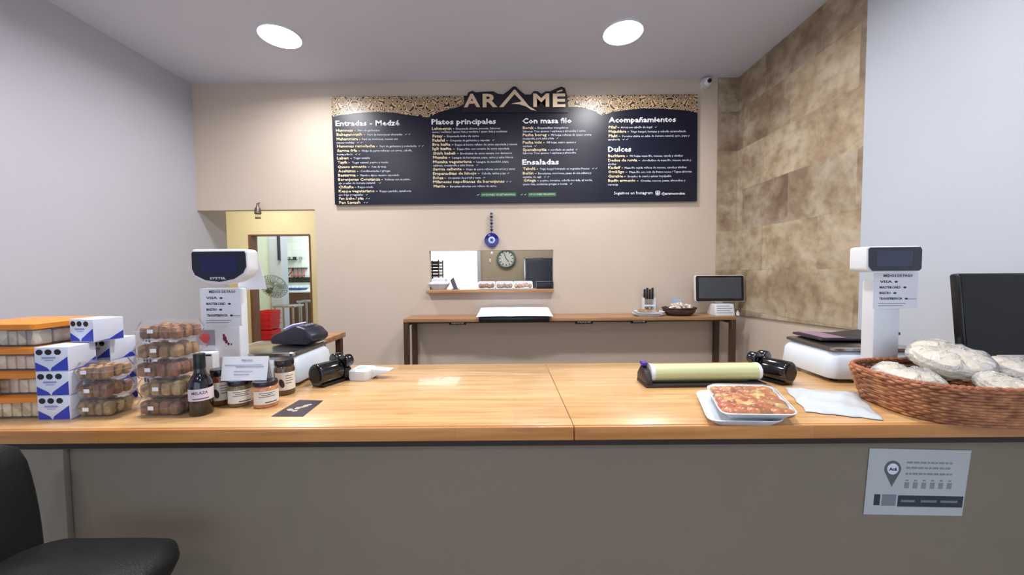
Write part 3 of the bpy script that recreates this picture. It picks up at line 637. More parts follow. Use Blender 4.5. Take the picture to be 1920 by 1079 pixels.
t = thing('price_card', 'small pale blue card standing behind the round basket', 'card', (onz(1236, 580, TZ).x, 3.465, TZ))
G().box(-.04, .04, -.001, .001, .002, .135, M=Matrix.Rotation(R(8), 4, 'Y')).obj('card', mat('light_blue_card', (176, 206, 232), .6), t); G().box(-.03, .03, -.02, .02, 0, .006).obj('foot', M_plast, t)
q = onz(1260, 588, TZ)
t = thing('round_basket', 'round dark woven basket full of crumbly biscuits on the back table', 'basket', (q.x, 3.30, TZ))
M_dw = wicker('dark_wicker', (112, 78, 62), (74, 50, 42), .04, .012)
def wbasket(prof, rx, ry, m, t, name='bowl', n=48, sup=2.0, th=.008, uv=2.0):
    b = bmesh.new(); uvl = b.loops.layers.uv.new('uv'); rings = []; per = math.pi * (rx + ry)
    for s_, z in prof:
        ring = []
        for i in range(n):
            a = 2 * math.pi * i / n; c, s = math.cos(a), math.sin(a)
            ring.append(b.verts.new((math.copysign(abs(c) ** (2 / sup), c) * rx * s_, math.copysign(abs(s) ** (2 / sup), s) * ry * s_, z)))
        rings.append(ring)
    hh = 0
    for k in range(len(rings) - 1):
        dz = math.hypot(prof[k + 1][1] - prof[k][1], (prof[k + 1][0] - prof[k][0]) * rx)
        for i in range(n):
            j = (i + 1) % n; f = b.faces.new((rings[k][i], rings[k][j], rings[k + 1][j], rings[k + 1][i]))
            for lp, (uu, vv) in zip(f.loops, ((i, 0), (i + 1, 0), (i + 1, 1), (i, 1))): lp[uvl].uv = (uu / n * per, hh + vv * dz)
        hh += dz
    b.faces.new(rings[0][::-1]); g = G(); g.bm.free(); g.bm = b
    return g.obj(name, m, t)
wbasket([(.7, 0), (.92, .03), (1, .065), (.96, .065), (.86, .03), (.6, .012)], .145, .11, M_dw, t)
G().tube([(math.cos(a) * .146, math.sin(a) * .111, .066) for a in [i * math.pi / 16 for i in range(33)]], .006, 6).obj('rim', M_dw, t)
g = G()
for i in range(70):
    a = random.uniform(0, 6.28); r_ = random.uniform(0, .85) ** .6; g.ball((math.cos(a) * r_ * .115, math.sin(a) * r_ * .085, .055 + .035 * (1 - r_) + random.uniform(0, .02)), random.uniform(.012, .02), (1.3, 1, .8), 8)
bis = g.obj('biscuit_pile', speckle('pale_biscuits', [(226, 214, 200), (200, 184, 168), (150, 130, 116), (236, 228, 218)], 60)); bis.location = t.location; bis['kind'] = 'stuff'
tag(bis, 'pale crumbly biscuits heaped in the round dark basket', 'biscuits')

q = onz(1337, 588, TZ)
t = thing('touch_screen', 'wide black touch screen on a white stand at the right end of the back table', 'monitor', (q.x, 3.33, TZ), R(-2))
g = G().prism(rrect(.213, .118, .016, 4, 0, .232), 1, -.03, .0, .002); g.move(Matrix.Rotation(R(-4), 4, 'X')); g.obj('housing', M_plast, t)
g = G().prism(rrect(.208, .113, .014, 4, 0, .232), 1, -.034, -.0305); g.move(Matrix.Rotation(R(-4), 4, 'X')); b_ = g.obj('bezel', M_gloss, t)
g = G().prism(rrect(.185, .092, .004, 2, 0, .236), 1, -.0352, -.0345); g.move(Matrix.Rotation(R(-4), 4, 'X')); g.obj('screen', mat('grey_screen', (70, 76, 84), .25, var=.05), b_)
G().box(-.035, .035, -.008, .012, .1, .145, .004).obj('neck', M_steel, t)
st = G().prism([(-.1, 0), (.06, 0), (.05, .012), (.0, .1), (-.075, .1)], 0, -.075, .09, .003).obj('stand', M_plast, t)
g = G()
for i in range(4): g.box(-.06, .075 - .02 * (i % 2), -.0, .001, -.002 + i * .02, .003 + i * .02)
g.move(Matrix.Translation((0, -.0945, .025)) @ Matrix.Rotation(R(-14), 4, 'X')); g.obj('small_print', M_grey, t)
t = thing('salt_shaker', 'tiny pale shaker beside the touch screen stand', 'shaker', (onz(1357, 588, TZ).x + .03, 3.25, TZ))
G().lathe([(0, 0), (.014, 0), (.013, .03), (0, .03)], seg=12).obj('jar', M_tub, t); G().lathe([(0, .0305), (.012, .0305), (.008, .045), (0, .046)], seg=12).obj('cap', M_steel, t)

# ------------------------------------------------------------------ small wooden stand and card terminal behind the left scale
q = ony(612, 640, 2.55)
zt = ony(612, 630, 2.45).z
xr = ony(628, 632, 2.45).x
t = thing('side_table', 'small brown wooden stand showing behind the left scale', 'table', (xr - .13, 2.45, 0))
G().box(-.13, .13, -.16, .16, zt - .035, zt, .004).obj('tabletop', M_brown, t)
for sx in (-1, 1):
    for sy in (-1, 1): G().box(sx * .10 - .018, sx * .10 + .018, sy * .12 - .018, sy * .12 + .018, 0, zt - .0355).obj('leg', M_darkw, t)
t = thing('card_terminal', 'chunky black card terminal with a purple screen resting on the left scale', 'card terminal', (ony(564, 620, 1.70).x, 1.69, 1.1408), R(-8)); t.scale = (.70, .70, .70)
pr = [(-.12, .0), (.1, .0), (.13, .03), (.13, .06), (.09, .105), (.03, .125), (-.10, .065), (-.13, .04)]
G().prism([(x_ * 1.15, z_ * .95) for x_, z_ in pr], 1, -.085, .085, .012).obj('body', mat('charcoal_terminal', (34, 36, 50), .35), t)
tm = Matrix.Translation((-.035, 0, .0985)) @ Matrix.Rotation(R(-24), 4, 'Y')
G().box(-.03, .045, -.062, .062, .004, .012, .003, M=tm).obj('screen', emit('purple_screen', (110, 90, 210), .5), t)
for r_ in range(2):
    for c_ in range(4): G().box(.052 + r_ * .02 - .0, .066 + r_ * .02, -.055 + c_ * .03, -.035 + c_ * .03, .108, .1165, .002, M=Matrix.Translation((.0, 0, .004))).obj('key', M_grey, t)

# ------------------------------------------------------------------ service counter
CF, CB = 1.075, 1.825
t = thing('service_counter', 'long beige-fronted counter with varnished pine worktop across the room', 'counter', (0, 0, 0))
jb, jf = .155, .174
G().prism([(XL + .003, CF + .012), (jf - .001, CF + .012), (jb - .001, CB), (XL + .003, CB)], 2, .958, 1.0, .0015).obj('worktop', M_pine, t)
G().prism([(jf + .001, CF + .012), (XR - .04, CF + .012), (XR - .04, CB), (jb + .001, CB)], 2, .958, 1.0, .0015).obj('worktop', M_pine, t)
G().box(XL + .003, jf - .001, CF, CF + .0118, .9585, .999, .003).obj('front_edge', M_edge, t, 'front edge of the pine worktop, shade put into its orange tone')
G().box(jf + .001, XR - .04, CF, CF + .0118, .9585, .999, .003).obj('front_edge', M_edge, t, 'front edge of the pine worktop, shade put into its orange tone')
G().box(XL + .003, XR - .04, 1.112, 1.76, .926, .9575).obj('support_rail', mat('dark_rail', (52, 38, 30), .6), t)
G().box(XL + .003, XR - .04, 1.13, 1.74, .002, .9255).obj('base', M_base, t)
xq = ony(122, 950, 1.11).x
G().box(XL + .003, xq, 1.112, 1.1298, .002, .9255, .003).obj('side_panel', mat('counter_side_paint', (144, 137, 122), .7, var=.03, scale=3), t)
CT = 1.0006

# notice taped to the counter front
c4 = [ony(1632, 842, 1.1255), ony(1823, 846, 1.1255), ony(1805, 969, 1.1255), ony(1620, 966, 1.1255)]
t = thing('notice_sheet', 'white printed notice with a grey map pin taped to the counter front', 'notice', (c4[3].x, 1.1285, c4[3].z))
def nq(u, v):
    a, b, c, d = c4; p = (d * (1 - u) + c * u) * (1 - v) + (a * (1 - u) + b * u) * v - Vector(t.location); return (p.x, p.z)
G().prism([nq(0, 0), nq(1, 0), nq(1, 1), nq(0, 1)], 1, -.0012, 0).obj('sheet', mat('notice_paper', (186, 192, 192), .8, var=.02), t)
M_pin = mat('pin_grey', (98, 100, 104), .8)
ya, yb_ = -.0018, -.0013
cpx, cpz = nq(.245, .70); r_ = .0255
g = G(); pin = [(cpx + r_ * math.cos(R(a)), cpz + r_ * math.sin(R(a))) for a in range(-35, 216, 12)] + [(cpx - .0015, cpz - r_ * 2.2)]
g.prism(pin, 1, ya, yb_); pn = g.obj('map_pin', M_pin, t)
g = G(); g.cyl((cpx, ya - .0001, cpz), (cpx, ya - .0006, cpz), .0175, seg=28); wd = g.obj('pin_disc', M_tub, pn)
G().text('Acá', cpx - .012, cpx + .012, cpz - .0045, .013, ya - .0007, .0004, .03, 2).obj('pin_lettering', M_ink, wd, smooth=3)
g = G()
def bar(u0, u1, v0, v1, gg): gg.prism([nq(u0, v0), nq(u1, v0), nq(u1, v1), nq(u0, v1)], 1, ya, yb_)
for v, u1, n in ((.80, .83, 9), (.72, .82, 10), (.63, .84, 11)):
    u = .38
    while u < u1: l_ = random.uniform(.02, .06); bar(u, min(u + l_, u1), v - .014, v + .014, g); u += l_ + .012
for i in range(6): u = .38 + i * .085; bar(u, u + .045, .41, .5, g); bar(u + .008, u + .035, .52, .54, g)
g.obj('printed_lines', mat('faint_grey_print', (140, 144, 150), .8), t)
g = G(); bar(.09, .15, .145, .31, g); bar(.33, .985, .13, .30, g); bb_ = g.obj('dark_band', mat('charcoal_print', (52, 56, 66), .8), t)
g = G(); bar(.17, .31, .14, .31, g); g.obj('grey_emblem', mat('mid_grey_print', (128, 130, 140), .8), t)
g = G(); 
for u0, u1 in ((.36, .5), (.56, .72), (.76, .93)): g.prism([nq(u0, .2), nq(u1, .2), nq(u1, .235), nq(u0, .235)], 1, ya - .0004, ya - .0001)
g.obj('band_lettering', M_grey, bb_)
M_tape = film('adhesive_tape', haze=.25)

# ------------------------------------------------------------------ bar stool
t = thing('bar_stool', 'black padded bar stool with backrest in front of the counter, far left', 'stool', (-1.10, .80, 0), R(0))
g = G().loops([[(x, y, z) for x, y in rrect(a_, b_, .09, 6)] for a_, b_, z in ((.18, .17, .655), (.205, .195, .67), (.215, .205, .70), (.212, .202, .725), (.19, .18, .742), (.1, .09, .750))], True, True)
g.obj('seat', M_fabric, t, smooth=1.2)
rings = []
for k in range(9):
    f_ = k / 8; z = .70 + .335 * f_; x = -.205 - .055 * f_; hw = (.19 + .01 * math.sin(math.pi * f_)) * (1 if f_ < .8 else math.cos((f_ - .8) / .2 * 1.0) ** .6)
    th = .028 * (1 if f_ < .95 else .6)
    rings.append([(x + a_, b_, z) for a_, b_ in rrect(th, hw, .026, 4)])
G().loops(rings).obj('backrest', M_fabric, t, smooth=1.2)
for sx in (-1, 1):
    for sy in (-1, 1): G().cyl((sx * .15, sy * .14, .658), (sx * .2, sy * .19, .0), .014, .012, 12).obj('leg', M_black, t)
G().tube([(.19, .178, .25), (-.19, .178, .25), (-.19, -.178, .25), (.19, -.178, .25), (.19, .178, .25)], .009).obj('footrest', M_black, t)

# ------------------------------------------------------------------ goods at the left end of the counter
def arc(g, r, z0, z1, a0, a1, th=.0006, n=14, c=(0, 0)):
    """curved label around a vertical axis, angles in degrees (-90 faces the customer)"""
    ri = [[(c[0] + rr_ * math.cos(R(a0 + (a1 - a0) * i / n)), c[1] + rr_ * math.sin(R(a0 + (a1 - a0) * i / n))) for i in range(n + 1)] for rr_ in (r, r + th)]
    poly = ri[0] + ri[1][::-1]; return g.prism(poly, 2, z0, z1)
def on_arc(g, s, r, zb, size, a0, a1, bold=.02):
    """lettering bent round a cylinder"""
    c = G(); c.text(s, 0, 1, 0, size, 0, .0004, bold, 1)
    for v in c.bm.verts:
        a = R(a0 + (a1 - a0) * v.co.x); rr_ = r - v.co.y; z = v.co.z + zb; v.co = Vector((rr_ * math.cos(a), rr_ * math.sin(a), z))
    me = bpy.data.meshes.new('t'); c.bm.to_mesh(me); c.bm.free(); g.bm.from_mesh(me); bpy.data.meshes.remove(me)
M_cream = mat('cream_label', (226, 222, 208), .7, var=.03)
q = onz(375, 776)
t = thing('bottle', 'dark brown bottle with long neck and white label beside the plastic cake boxes', 'bottle', (q.x + .006, q.y, CT), R(36))
bs = .0325
G().lathe([(0, 0), (.030, 0), (bs, .004), (bs, .095), (.0305, .108), (.024, .122), (.0165, .135), (.0145, .150), (.0145, .168), (0, .168)], seg=32).obj('glass', mat('dark_glass', (16, 8, 10), .06, coat=.8, var=.1), t)
G().lathe([(0, .1683), (.0158, .1683), (.0158, .195), (.0145, .197), (0, .197)], seg=24).lathe([(.0148, .15), (.0162, .15), (.0162, .1682), (.0148, .1682)], seg=24).obj('cap', M_black, t)
g = G(); arc(g, bs + .0003, .050, .088, -160, 0, n=24); lb = g.obj('label', mat('pinkish_label', (222, 210, 218), .7), t)
g = G(); on_arc(g, 'MELAZA', bs + .0010, .0715, .0125, -128, -55, .01); arc(g, bs + .0010, .0555, .0585, -125, -50, .0004); g.obj('label_print', mat('mauve_print', (80, 74, 92), .7), lb)
def jar(name, px, py, rad, h, content, label, leaf, lid=(34, 36, 48)):
    q = onz(px, py); t = thing('jar', label, 'jar', (q.x, q.y + rad, CT), R(34), name)
    G().lathe([(0, 0), (rad * .9, 0), (rad, .006), (rad, h * .74), (rad * .93, h * .80), (rad * .84, h * .84), (0, h * .84)], seg=30).obj('filled_glass', mat('content_%d%d%d' % content, content, .12, coat=.6, var=.2, scale=40), t)
    G().lathe([(0, h * .842), (rad * .93, h * .842), (rad * .95, h * .87), (rad * .95, h * .965), (rad * .9, h), (0, h)], seg=30).obj('lid', mat('lid_%d' % lid[0], lid, .25, .5, coat=.4), t)
    g = G(); arc(g, rad + .0003, h * .16, h * .66, -150, -20, n=18); lb = g.obj('label', M_cream, t)
    g = G()
    if leaf: g.ball((0, 0, 0), 1, seg=10); g.move(Matrix.Rotation(0, 4, 'Z')); g = G(); 
    g = G(); g.box(-.0, .0001, 0, .0001, 0, .0001)
    if leaf:
        ov = [( .15 + .13 * math.cos(a), h * .36 + .016 * math.sin(a) * (h / .125)) for a in [i * math.pi / 6 for i in range(12)]]
        c = G(); c.prism([(u, z) for u, z in ov], 1, -.0004, 0)
        for v in c.bm.verts:
            a = R(-125 + 110 * v.co.x + (v.co.z - h * .36) * -500 * .6); rr_ = rad + .0009 - v.co.y; v.co = Vector((rr_ * math.cos(a), rr_ * math.sin(a), v.co.z))
        me = bpy.data.meshes.new('t'); c.bm.to_mesh(me); c.bm.free(); g.bm.from_mesh(me); bpy.data.meshes.remove(me)
        for k in range(4): arc(g, rad + .0009, h * (.56 - .07 * k), h * (.575 - .07 * k), -88, -45 - 8 * (k % 2), .0004, 6)
    else:
        for k in range(3): arc(g, rad + .0009, h * (.58 - .07 * k), h * (.60 - .07 * k), -120 + 12 * (k % 2), -50 - 9 * (k % 2), .0004, 8)
        arc(g, rad + .0009, h * .21, h * .245, -95, -42, .0004, 8)
    g.obj('label_print', mat('dark_plum_print', (62, 44, 54), .7), lb)
    return t
J = 'preserve jars by the bottle'
jar(J, 402, 764, .031, .125, (110, 52, 34), 'tall jar with cream label half hidden behind the dark bottle', True)
jar(J, 436, 766, .039, .088, (112, 94, 64), 'low olive-brown jar, the left one under the folded white sign', False)
jar(J, 485, 768, .039, .087, (198, 136, 92), 'low peach-coloured jar, the right one under the folded white sign', False)
jar(J, 524, 744, .035, .131, (88, 66, 44), 'tall jar with cream label and dark fruit picture beside the scale', True)
q0, q1 = ony(415, 712, 1.262), ony(497, 712, 1.262)
zl = CT + .0885
t = thing('tent_card', 'white folded paper sign standing on the two low jars', 'sign', ((q0.x + q1.x) / 2, 1.275, zl), R(2)); hw = (q1.x - q0.x) / 2 + .002
g = G().box(-hw, hw, -.0006, .0006, 0, .082); g.move(Matrix.Translation((0, -.012, 0)) @ Matrix.Rotation(R(-12), 4, 'X')); fr = g.obj('front_leaf', M_paper, t)
g = G().box(-hw, hw, -.0006, .0006, 0, .081); g.move(Matrix.Translation((0, .0235, 0)) @ Matrix.Rotation(R(13), 4, 'X')); g.obj('back_leaf', M_paper, t)
g = G(); tm = Matrix.Translation((0, -.0132, 0)) @ Matrix.Rotation(R(-12), 4, 'X')
g.text('PRECIOS', -.012, .025, .066, .010, 0, .0004, .01, 1)
for z_, a, b in ((.052, -.068, .06), (.046, -.03, .065), (.031, -.035, .028), (.02, -.035, .018)): g.box(a, b, -.0003, 0, z_, z_ + .0022)
g.move(tm); g.obj('sign_print', mat('pale_blue_grey_print', (150, 156, 176), .8), fr, smooth=3)

# postcard
pc_ = [onz(508, 782), onz(568, 782), onz(606, 752), onz(561, 751)]; ce = sum(pc_, Vector()) / 4
t = thing('flyer', 'dark purple flyer with pale print lying flat on the worktop', 'flyer', (ce.x, ce.y, CT))
G().prism([(v.x - ce.x, v.y - ce.y) for v in pc_], 2, 0, .0007).obj('card', mat('dark_purple_card', (54, 42, 52), .4, var=.2, scale=30), t)
g = G()
for i in range(9):
    a = random.uniform(0, 6.28); g.ball((math.cos(a) * .02 * random.random() + (i - 4) * .004, (i - 4) * .007, .0009), .008, (1.2, 1, .03), 8)
g.obj('pale_print', mat('pale_print', (176, 166, 150), .5), t)

# blue and white boxes with black warning octagons
def octobox():
    t = thing('carton', '', 'carton', (0, 0, 0), 0, 'blue and white cartons at the left end of the counter')
    W, D, H = .049, .042, .0765
    G().box(-W, W, -D, D, 0, H, .0015).obj('box', mat('carton_white', (224, 228, 240), .5, var=.02), t)
    Mb = mat('carton_blue', (46, 62, 176), .45, var=.08, scale=30); y0, y1 = -D - .0006, -D - .0001
    g = G(); g.prism([(-W + .002, .002), (-W + .002, .030), (-.014, .012), (-.006, .002)], 1, y0, y1); g.prism([(W - .002, .002), (W - .002, .046), (.000, .012), (-.004, .002)], 1, y0, y1)
    g.prism([(-D + .002, .002), (D - .002, .002), (D - .002, .03), (0, .006)], 0, W + .0001, W + .0006)
    g.obj('blue_corners', Mb, t)
    for dx in (-.034, -.008, .019):
        G().prism([(dx + .0105 * math.cos(R(22.5 + 45 * i)), .061 + .0095 * math.sin(R(22.5 + 45 * i))) for i in range(8)], 1, y0, y1).obj('warning_octagon', M_ink, t)
    g = G(); g.box(-.028, .012, y0, y1, .040, .046); g.box(-.02, .006, y0, y1, .034, .0365); g.obj('small_print', mat('carton_lilac', (150, 156, 200), .6), t)
    return t
o = octobox(); H_ = .0772
q = onz(103, 788); q2 = onz(175, 770)
spots = [(q.x, q.y + .040, CT + k * H_, R(2 + k), ('bottom', 'middle', 'top')[k] + ' carton of the front stack of three, blue corners and black octagons') for k in range(3)]
b2x, b2y = ony(169, 690, 1.29).x + .028, 1.335
spots += [(b2x, b2y, CT + k * H_, R(-6 + k), ('bottom carton of the second stack, behind the plastic cake boxes', 'middle carton of the second stack, behind the plastic cake boxes', 'third carton up in the second stack, right of the front stack')[k]) for k in range(3)]
spots += [(ony(160, 640, 1.23).x, 1.268, CT + 3 * H_ + .001, R(-9), 'topmost carton, lying across both carton stacks')]
spots += [(b2x + .125, b2y + .065, CT + k * H_, R(-28), ('bottom carton of the rear right stack, hidden by cake boxes', 'middle carton of the rear right stack, behind cake boxes', 'top carton of the rear right stack, turned sideways beside the cake boxes')[k]) for k in range(3)]
for i, (x, y, z, rz, lb) in enumerate(spots):
    if i == 0: o.location = (x, y, z); o.rotation_euler = (0, 0, rz); o['label'] = lb
    else: dup(o, (x, y, z), rz, lb)

# clear tubs with orange lids
def tub(label, cols, k):
    t = thing('sweet_box', label, 'box of sweets', (0, 0, 0), 0, 'orange-lidded boxes of sweets at the far left')
    W, D, H = .125, .10, .076
    G().loops([[(x, y, z) for x, y in rrect(a_, b_, .012, 3)] for a_, b_, z in ((W - .014, D - .014, 0), (W - .004, D - .004, H - .020))], True, False).obj('container', M_clear, t)
    g = G()
    for i in range(7):
        for j in range(3):
            g.box(-.102 + i * .0295, -.102 + i * .0295 + .026, -.078 + j * .053, -.078 + j * .053 + .047, .003, .048 + random.uniform(-.004, .004), .005)
    g.obj('sweets', speckle('sweets_%d' % k, cols, 26, bump=.15), t)
    G().loops([[(x, y, z) for x, y in rrect(a_, b_, .014, 3)] for a_, b_, z in ((W, D, H - .0205), (W + .001, D + .001, H - .004), (W - .004, D - .004, H))]).obj('lid', mat('orange_lid', (222, 134, 40), .4, var=.06), t)
    return t
sc = [[(250, 240, 200), (236, 220, 170), (206, 180, 130), (246, 230, 200)], [(238, 222, 190), (214, 186, 156), (246, 232, 200)], [(244, 228, 200), (222, 196, 166), (240, 216, 192)], [(236, 230, 196), (190, 178, 166), (222, 212, 176), (150, 138, 140)]]
tx = onz(70, 792).x - .142
for k in range(4):
    t = tub(('bottom', 'second from the bottom', 'third from the bottom', 'topmost')[k] + ' orange-lidded clear box of sweets, far left stack', sc[k], k)
    t.location = (tx - .004 * k + (.012 if k == 3 else 0), 1.247 + .002 * k, CT + k * .0768); t.rotation_euler = (0, 0, R(3 - k))
    if k == 1: G().box(-.1, .028, -.112, -.1108, .012, .055).obj('price_label', M_paper, t, 'white paper price label')

# clear hinged cake boxes
def clam(label, cols, k, W=.085, D=.075, H=.057):
    t = thing('cake_box', label, 'plastic cake box', (0, 0, 0), 0, 'clear plastic cake boxes')
    G().loops([[(x, y, z) for x, y in rrect(a_, b_, .018, 4)] for a_, b_, z in ((W - .013, D - .013, 0), (W - .004, D - .004, H * .48), (W + .003, D + .003, H * .48))], True, False).obj('base_shell', M_clear, t)
    G().loops([[(x, y, z) for x, y in rrect(a_, b_, .018, 4)] for a_, b_, z in ((W + .003, D + .003, H * .5), (W - .004, D - .004, H * .52), (W - .014, D - .014, H * .98))], False, True).obj('lid_shell', M_clear, t)
    g = G()
    for i in range(4):
        for j in range(3):
            cx_, cy_, zz_ = -W * .60 + i * W * .40, -D * .56 + j * D * .56, H * random.uniform(.70, .86); g.box(cx_ - W * .19, cx_ + W * .19, cy_ - D * .26, cy_ + D * .26, .003, zz_, .011)
    g.obj('pastries', speckle('pastries_%d' % (k % 4), cols, 70), t)
    G().box(-.018 + .01 * (k % 2), .0 + .01 * (k % 2), -D - .0042, -D - .0034, H * .42, H * .62, .0).obj('price_sticker', mat('bright_white_sticker', (250, 250, 252), .5), t)
    return t
pcs = [[(150, 98, 54), (120, 74, 40), (176, 128, 78), (96, 58, 34)], [(164, 128, 74), (190, 166, 106), (130, 90, 52)], [(132, 74, 48), (160, 104, 66), (104, 62, 42), (176, 130, 70)], [(156, 112, 66), (182, 140, 86), (120, 80, 50)]]
nm = ('bottom', 'second from the bottom', 'third from the bottom', 'fourth from the bottom', 'topmost')
qb = onz(300, 785); qa = onz(190, 778)
for k in range(5):
    t = clam(nm[k] + ' clear cake box in the stack of five beside the bottle', pcs[k % 4], k, W=.082, D=.058, H=.0605)
    t.location = (qb.x - .018 + (0, .004, -.004, .002, .010)[k], qb.y + .062, CT + k * .0612); t.rotation_euler = (0, 0, R((-2, 2, -2, 3, -2)[k]))
for k in range(3):
    t = clam(('bottom', 'middle', 'top')[k] + ' clear cake box in the stack of three beside the cartons', pcs[(k + 1) % 4], k, W=.064, D=.052, H=.0585)
    t.location = (qa.x + .002, 1.212, CT + k * .0592); t.rotation_euler = (0, 0, R((2, -2, 1)[k]))

# ------------------------------------------------------------------ scales
def pay_sheet(t, x0, x1, z0, z1, y, name='payment_notice'):
    """white sheet with a heading and four lines, each ended by a small mark"""
    sh = G().box(x0, x1, y - .0008, y, z0, z1).obj(name, M_paper, t); w_ = x1 - x0; h_ = z1 - z0
    g = G(); yy = y - .0009
    g.text('MEDIOS DE PAGO', x0 + w_ * .22, x0 + w_ * .88, z0 + h_ * .88, h_ * .10, yy, .0003, .03, 1)
    for i, (s_, e) in enumerate((('VISA', .42), ('MASTERCARD', .62), ('MAESTRO', .40), ('TRANSFERENCIA', .66))):
        zz = z0 + h_ * (.72 - .155 * i); g.text(s_, x0 + w_ * .14, x0 + w_ * e, zz, h_ * .09, yy, .0003, .03, 1)
        g.ball((x0 + w_ * (e + .09), yy, zz + h_ * .025), h_ * .035, (1.2, .05, .8), 8)
    g.box(x0 + w_ * .75, x0 + w_ * .97, yy - .0002, yy, z0 + h_ * .265, z0 + h_ * .277)
    for z_ in (.14, .08): g.box(x0 + w_ * .12, x0 + w_ * (.6 + z_), yy - .0002, yy, z0 + h_ * z_, z0 + h_ * (z_ + .012))
    g.obj('notice_print', mat('dark_grey_print', (58, 60, 74), .8), sh, smooth=3); return sh
qc, qd = onz(552, 729), onz(613, 697)
x1 = -.862; x0 = x1 - .355; y0, y1 = 1.455, 1.765; mx, my = (x0 + x1) / 2, (y0 + y1) / 2
t = thing('retail_scale', 'white shop scale with dark blue customer display, left side of the counter', 'scale', (mx, my, CT)); hx, hy = .1775, .155
def scale_body(t, hx, hy, H=.118):
    G().loops([[(x, y, z) for x, y in rrect(a_, b_, .035, 6)] for a_, b_, z in ((hx - .02, hy - .02, .010), (hx - .004, hy - .004, .016), (hx, hy, .03), (hx - .006, hy - .006, H * .8), (hx - .02, hy - .02, H), (hx - .03, hy - .03, H + .003))], True, True).obj('body', M_body, t, smooth=.8)
    for sx in (-1, 1):
        for sy in (-1, 1): G().cyl((sx * (hx - .05), sy * (hy - .05), 0), (sx * (hx - .05), sy * (hy - .05), .0098), .014, seg=14).obj('foot', M_black, t)
    G().loops([[(x, y, z) for x, y in rrect(a_, b_, .02, 5)] for a_, b_, z in ((hx - .022, hy - .022, H + .004), (hx - .014, hy - .014, H + .008), (hx - .014, hy - .014, H + .018), (hx - .020, hy - .020, H + .021), (hx - .032, hy - .032, H + .016))], True, True).obj('platter', M_steel, t)
scale_body(t, hx, hy)
# column and head
ca, cb = ony(375, 600, 1.43).x - mx, ony(449, 600, 1.43).x - mx
cy = 1.43 - my
col_ = G(); col_.box(ca, cb, cy, cy + .05, .0, .40, .008); col_.box(ca, cb, cy + .02, cy + .10, .0, .03, .004); col_.obj('column', M_plast, t)
hz = 1.455 - (506 - 507) / 700 * 1.4 - CT
hc = ony(409, 503, 1.385); hcx, hcz = hc.x - mx, hc.z - CT
k_ = 1.385 / 700
hd = [(-50, 33), (-46, 36.5), (52, 36), (57, 31), (57, -2), (52, -15), (30, -27), (3, -32), (-24, -29), (-46, -18), (-51, -6)]
g = G().prism([(x * k_ * 1.0, z * k_ * .98) for x, z in hd], 1, 0, .058, .006); g.obj('display_head', M_plast, t, smooth=.8).location = (hcx, 1.385 - my, hcz)
sd = [(-46, 31.5), (51, 31.5), (53, 26), (53.5, 2), (47, -10), (30, -21), (3, -26.5), (-24, -23), (-43, -13), (-48, -2), (-48, 28)]
dsp = G().prism([(x * k_, z * k_ * .98) for x, z in sd], 1, -.003, -.0003).obj('display_window', mat('navy_glass', (10, 12, 34), .15, coat=.4), t); dsp.location = (hcx, 1.385 - my, hcz)
G().prism(rrect(.068, .030, .003, 2, .004, .012), 1, -.0036, -.0031).obj('lcd', mat('blue_lcd', (20, 26, 78), .3, var=.05), dsp)
G().text('SYSTEL', -.030, .030, -.042, .0115, -.0031, .0006, .02, 2).obj('brand_lettering', mat('pale_lettering', (200, 206, 226), .5), dsp, smooth=3)
pa_, pb_ = ony(378, 612, 1.428), ony(451, 541, 1.428)
pay_sheet(t, pa_.x - mx, pb_.x - mx, pa_.z - CT, pb_.z - CT, cy - .0012)
pa_, pb_ = ony(368, 648, 1.426), ony(402, 619, 1.426)
cd_ = G().box(pa_.x - mx, pb_.x - mx, cy - .003, cy - .0015, pa_.z - CT, pb_.z - CT).obj('payment_sticker', mat('grey_sticker', (160, 156, 166), .6), t)
g = G().ball(((pa_.x + pb_.x) / 2 - mx - .004, cy - .0033, (pa_.z + pb_.z) / 2 - CT), .022, (1, .04, .85), 12); g.prism([((pa_.x + pb_.x) / 2 - mx - .01, (pa_.z + pb_.z) / 2 - CT), ((pa_.x + pb_.x) / 2 - mx + .014, (pa_.z + pb_.z) / 2 - CT), ((pa_.x + pb_.x) / 2 - mx + .004, pa_.z - CT - .006)], 1, cy - .0042, cy - .0031); g.obj('red_mark', mat('coral_red', (226, 88, 92), .6), cd_)
pa_, pb_ = ony(404, 672, 1.426), ony(447, 616, 1.426)
s2 = G().box(pa_.x - mx, pb_.x - mx, cy - .0022, cy - .0014, pa_.z - CT, pb_.z - CT).obj('flyer_sheet', M_paper, t)
g = G()
for dx, dz, r_ in ((0, .03, .005), (.003, .018, .008), (.009, .006, .006), (.017, -.003, .0045), (.028, -.004, .003)): g.ball(((pa_.x + pb_.x) / 2 - mx - .012 + dx, cy - .0025, (pa_.z + pb_.z) / 2 - CT + dz), r_, (1, .06, 1.3), 10)
g.obj('plum_figure', mat('plum_print', (120, 30, 66), .6), s2)
pa_, pb_ = ony(373, 690, 1.40), ony(402, 661, 1.40)
pr_ = G().box(pa_.x - mx - .01, pb_.x - mx, cy - .04, cy - .0032, .02, pb_.z - CT, .006).obj('label_printer', M_plast, t)
G().box(pa_.x - mx - .004, pb_.x - mx - .004, cy - .041, cy - .0402, pb_.z - CT - .012, pb_.z - CT - .006).obj('printer_slot', M_black, pr_)
pa_, pb_ = ony(460, 543, 1.49), ony(497, 482, 1.49)
g = G().prism([(pa_.x - mx - .03, pb_.z - CT + .01), (pb_.x - mx - .03, pb_.z - CT), (pb_.x - mx, pa_.z - CT), (pa_.x - mx - .03, pa_.z - CT - .002)], 1, 1.492 - my, 1.4935 - my); g.obj('hanging_sheet', M_paper, t)

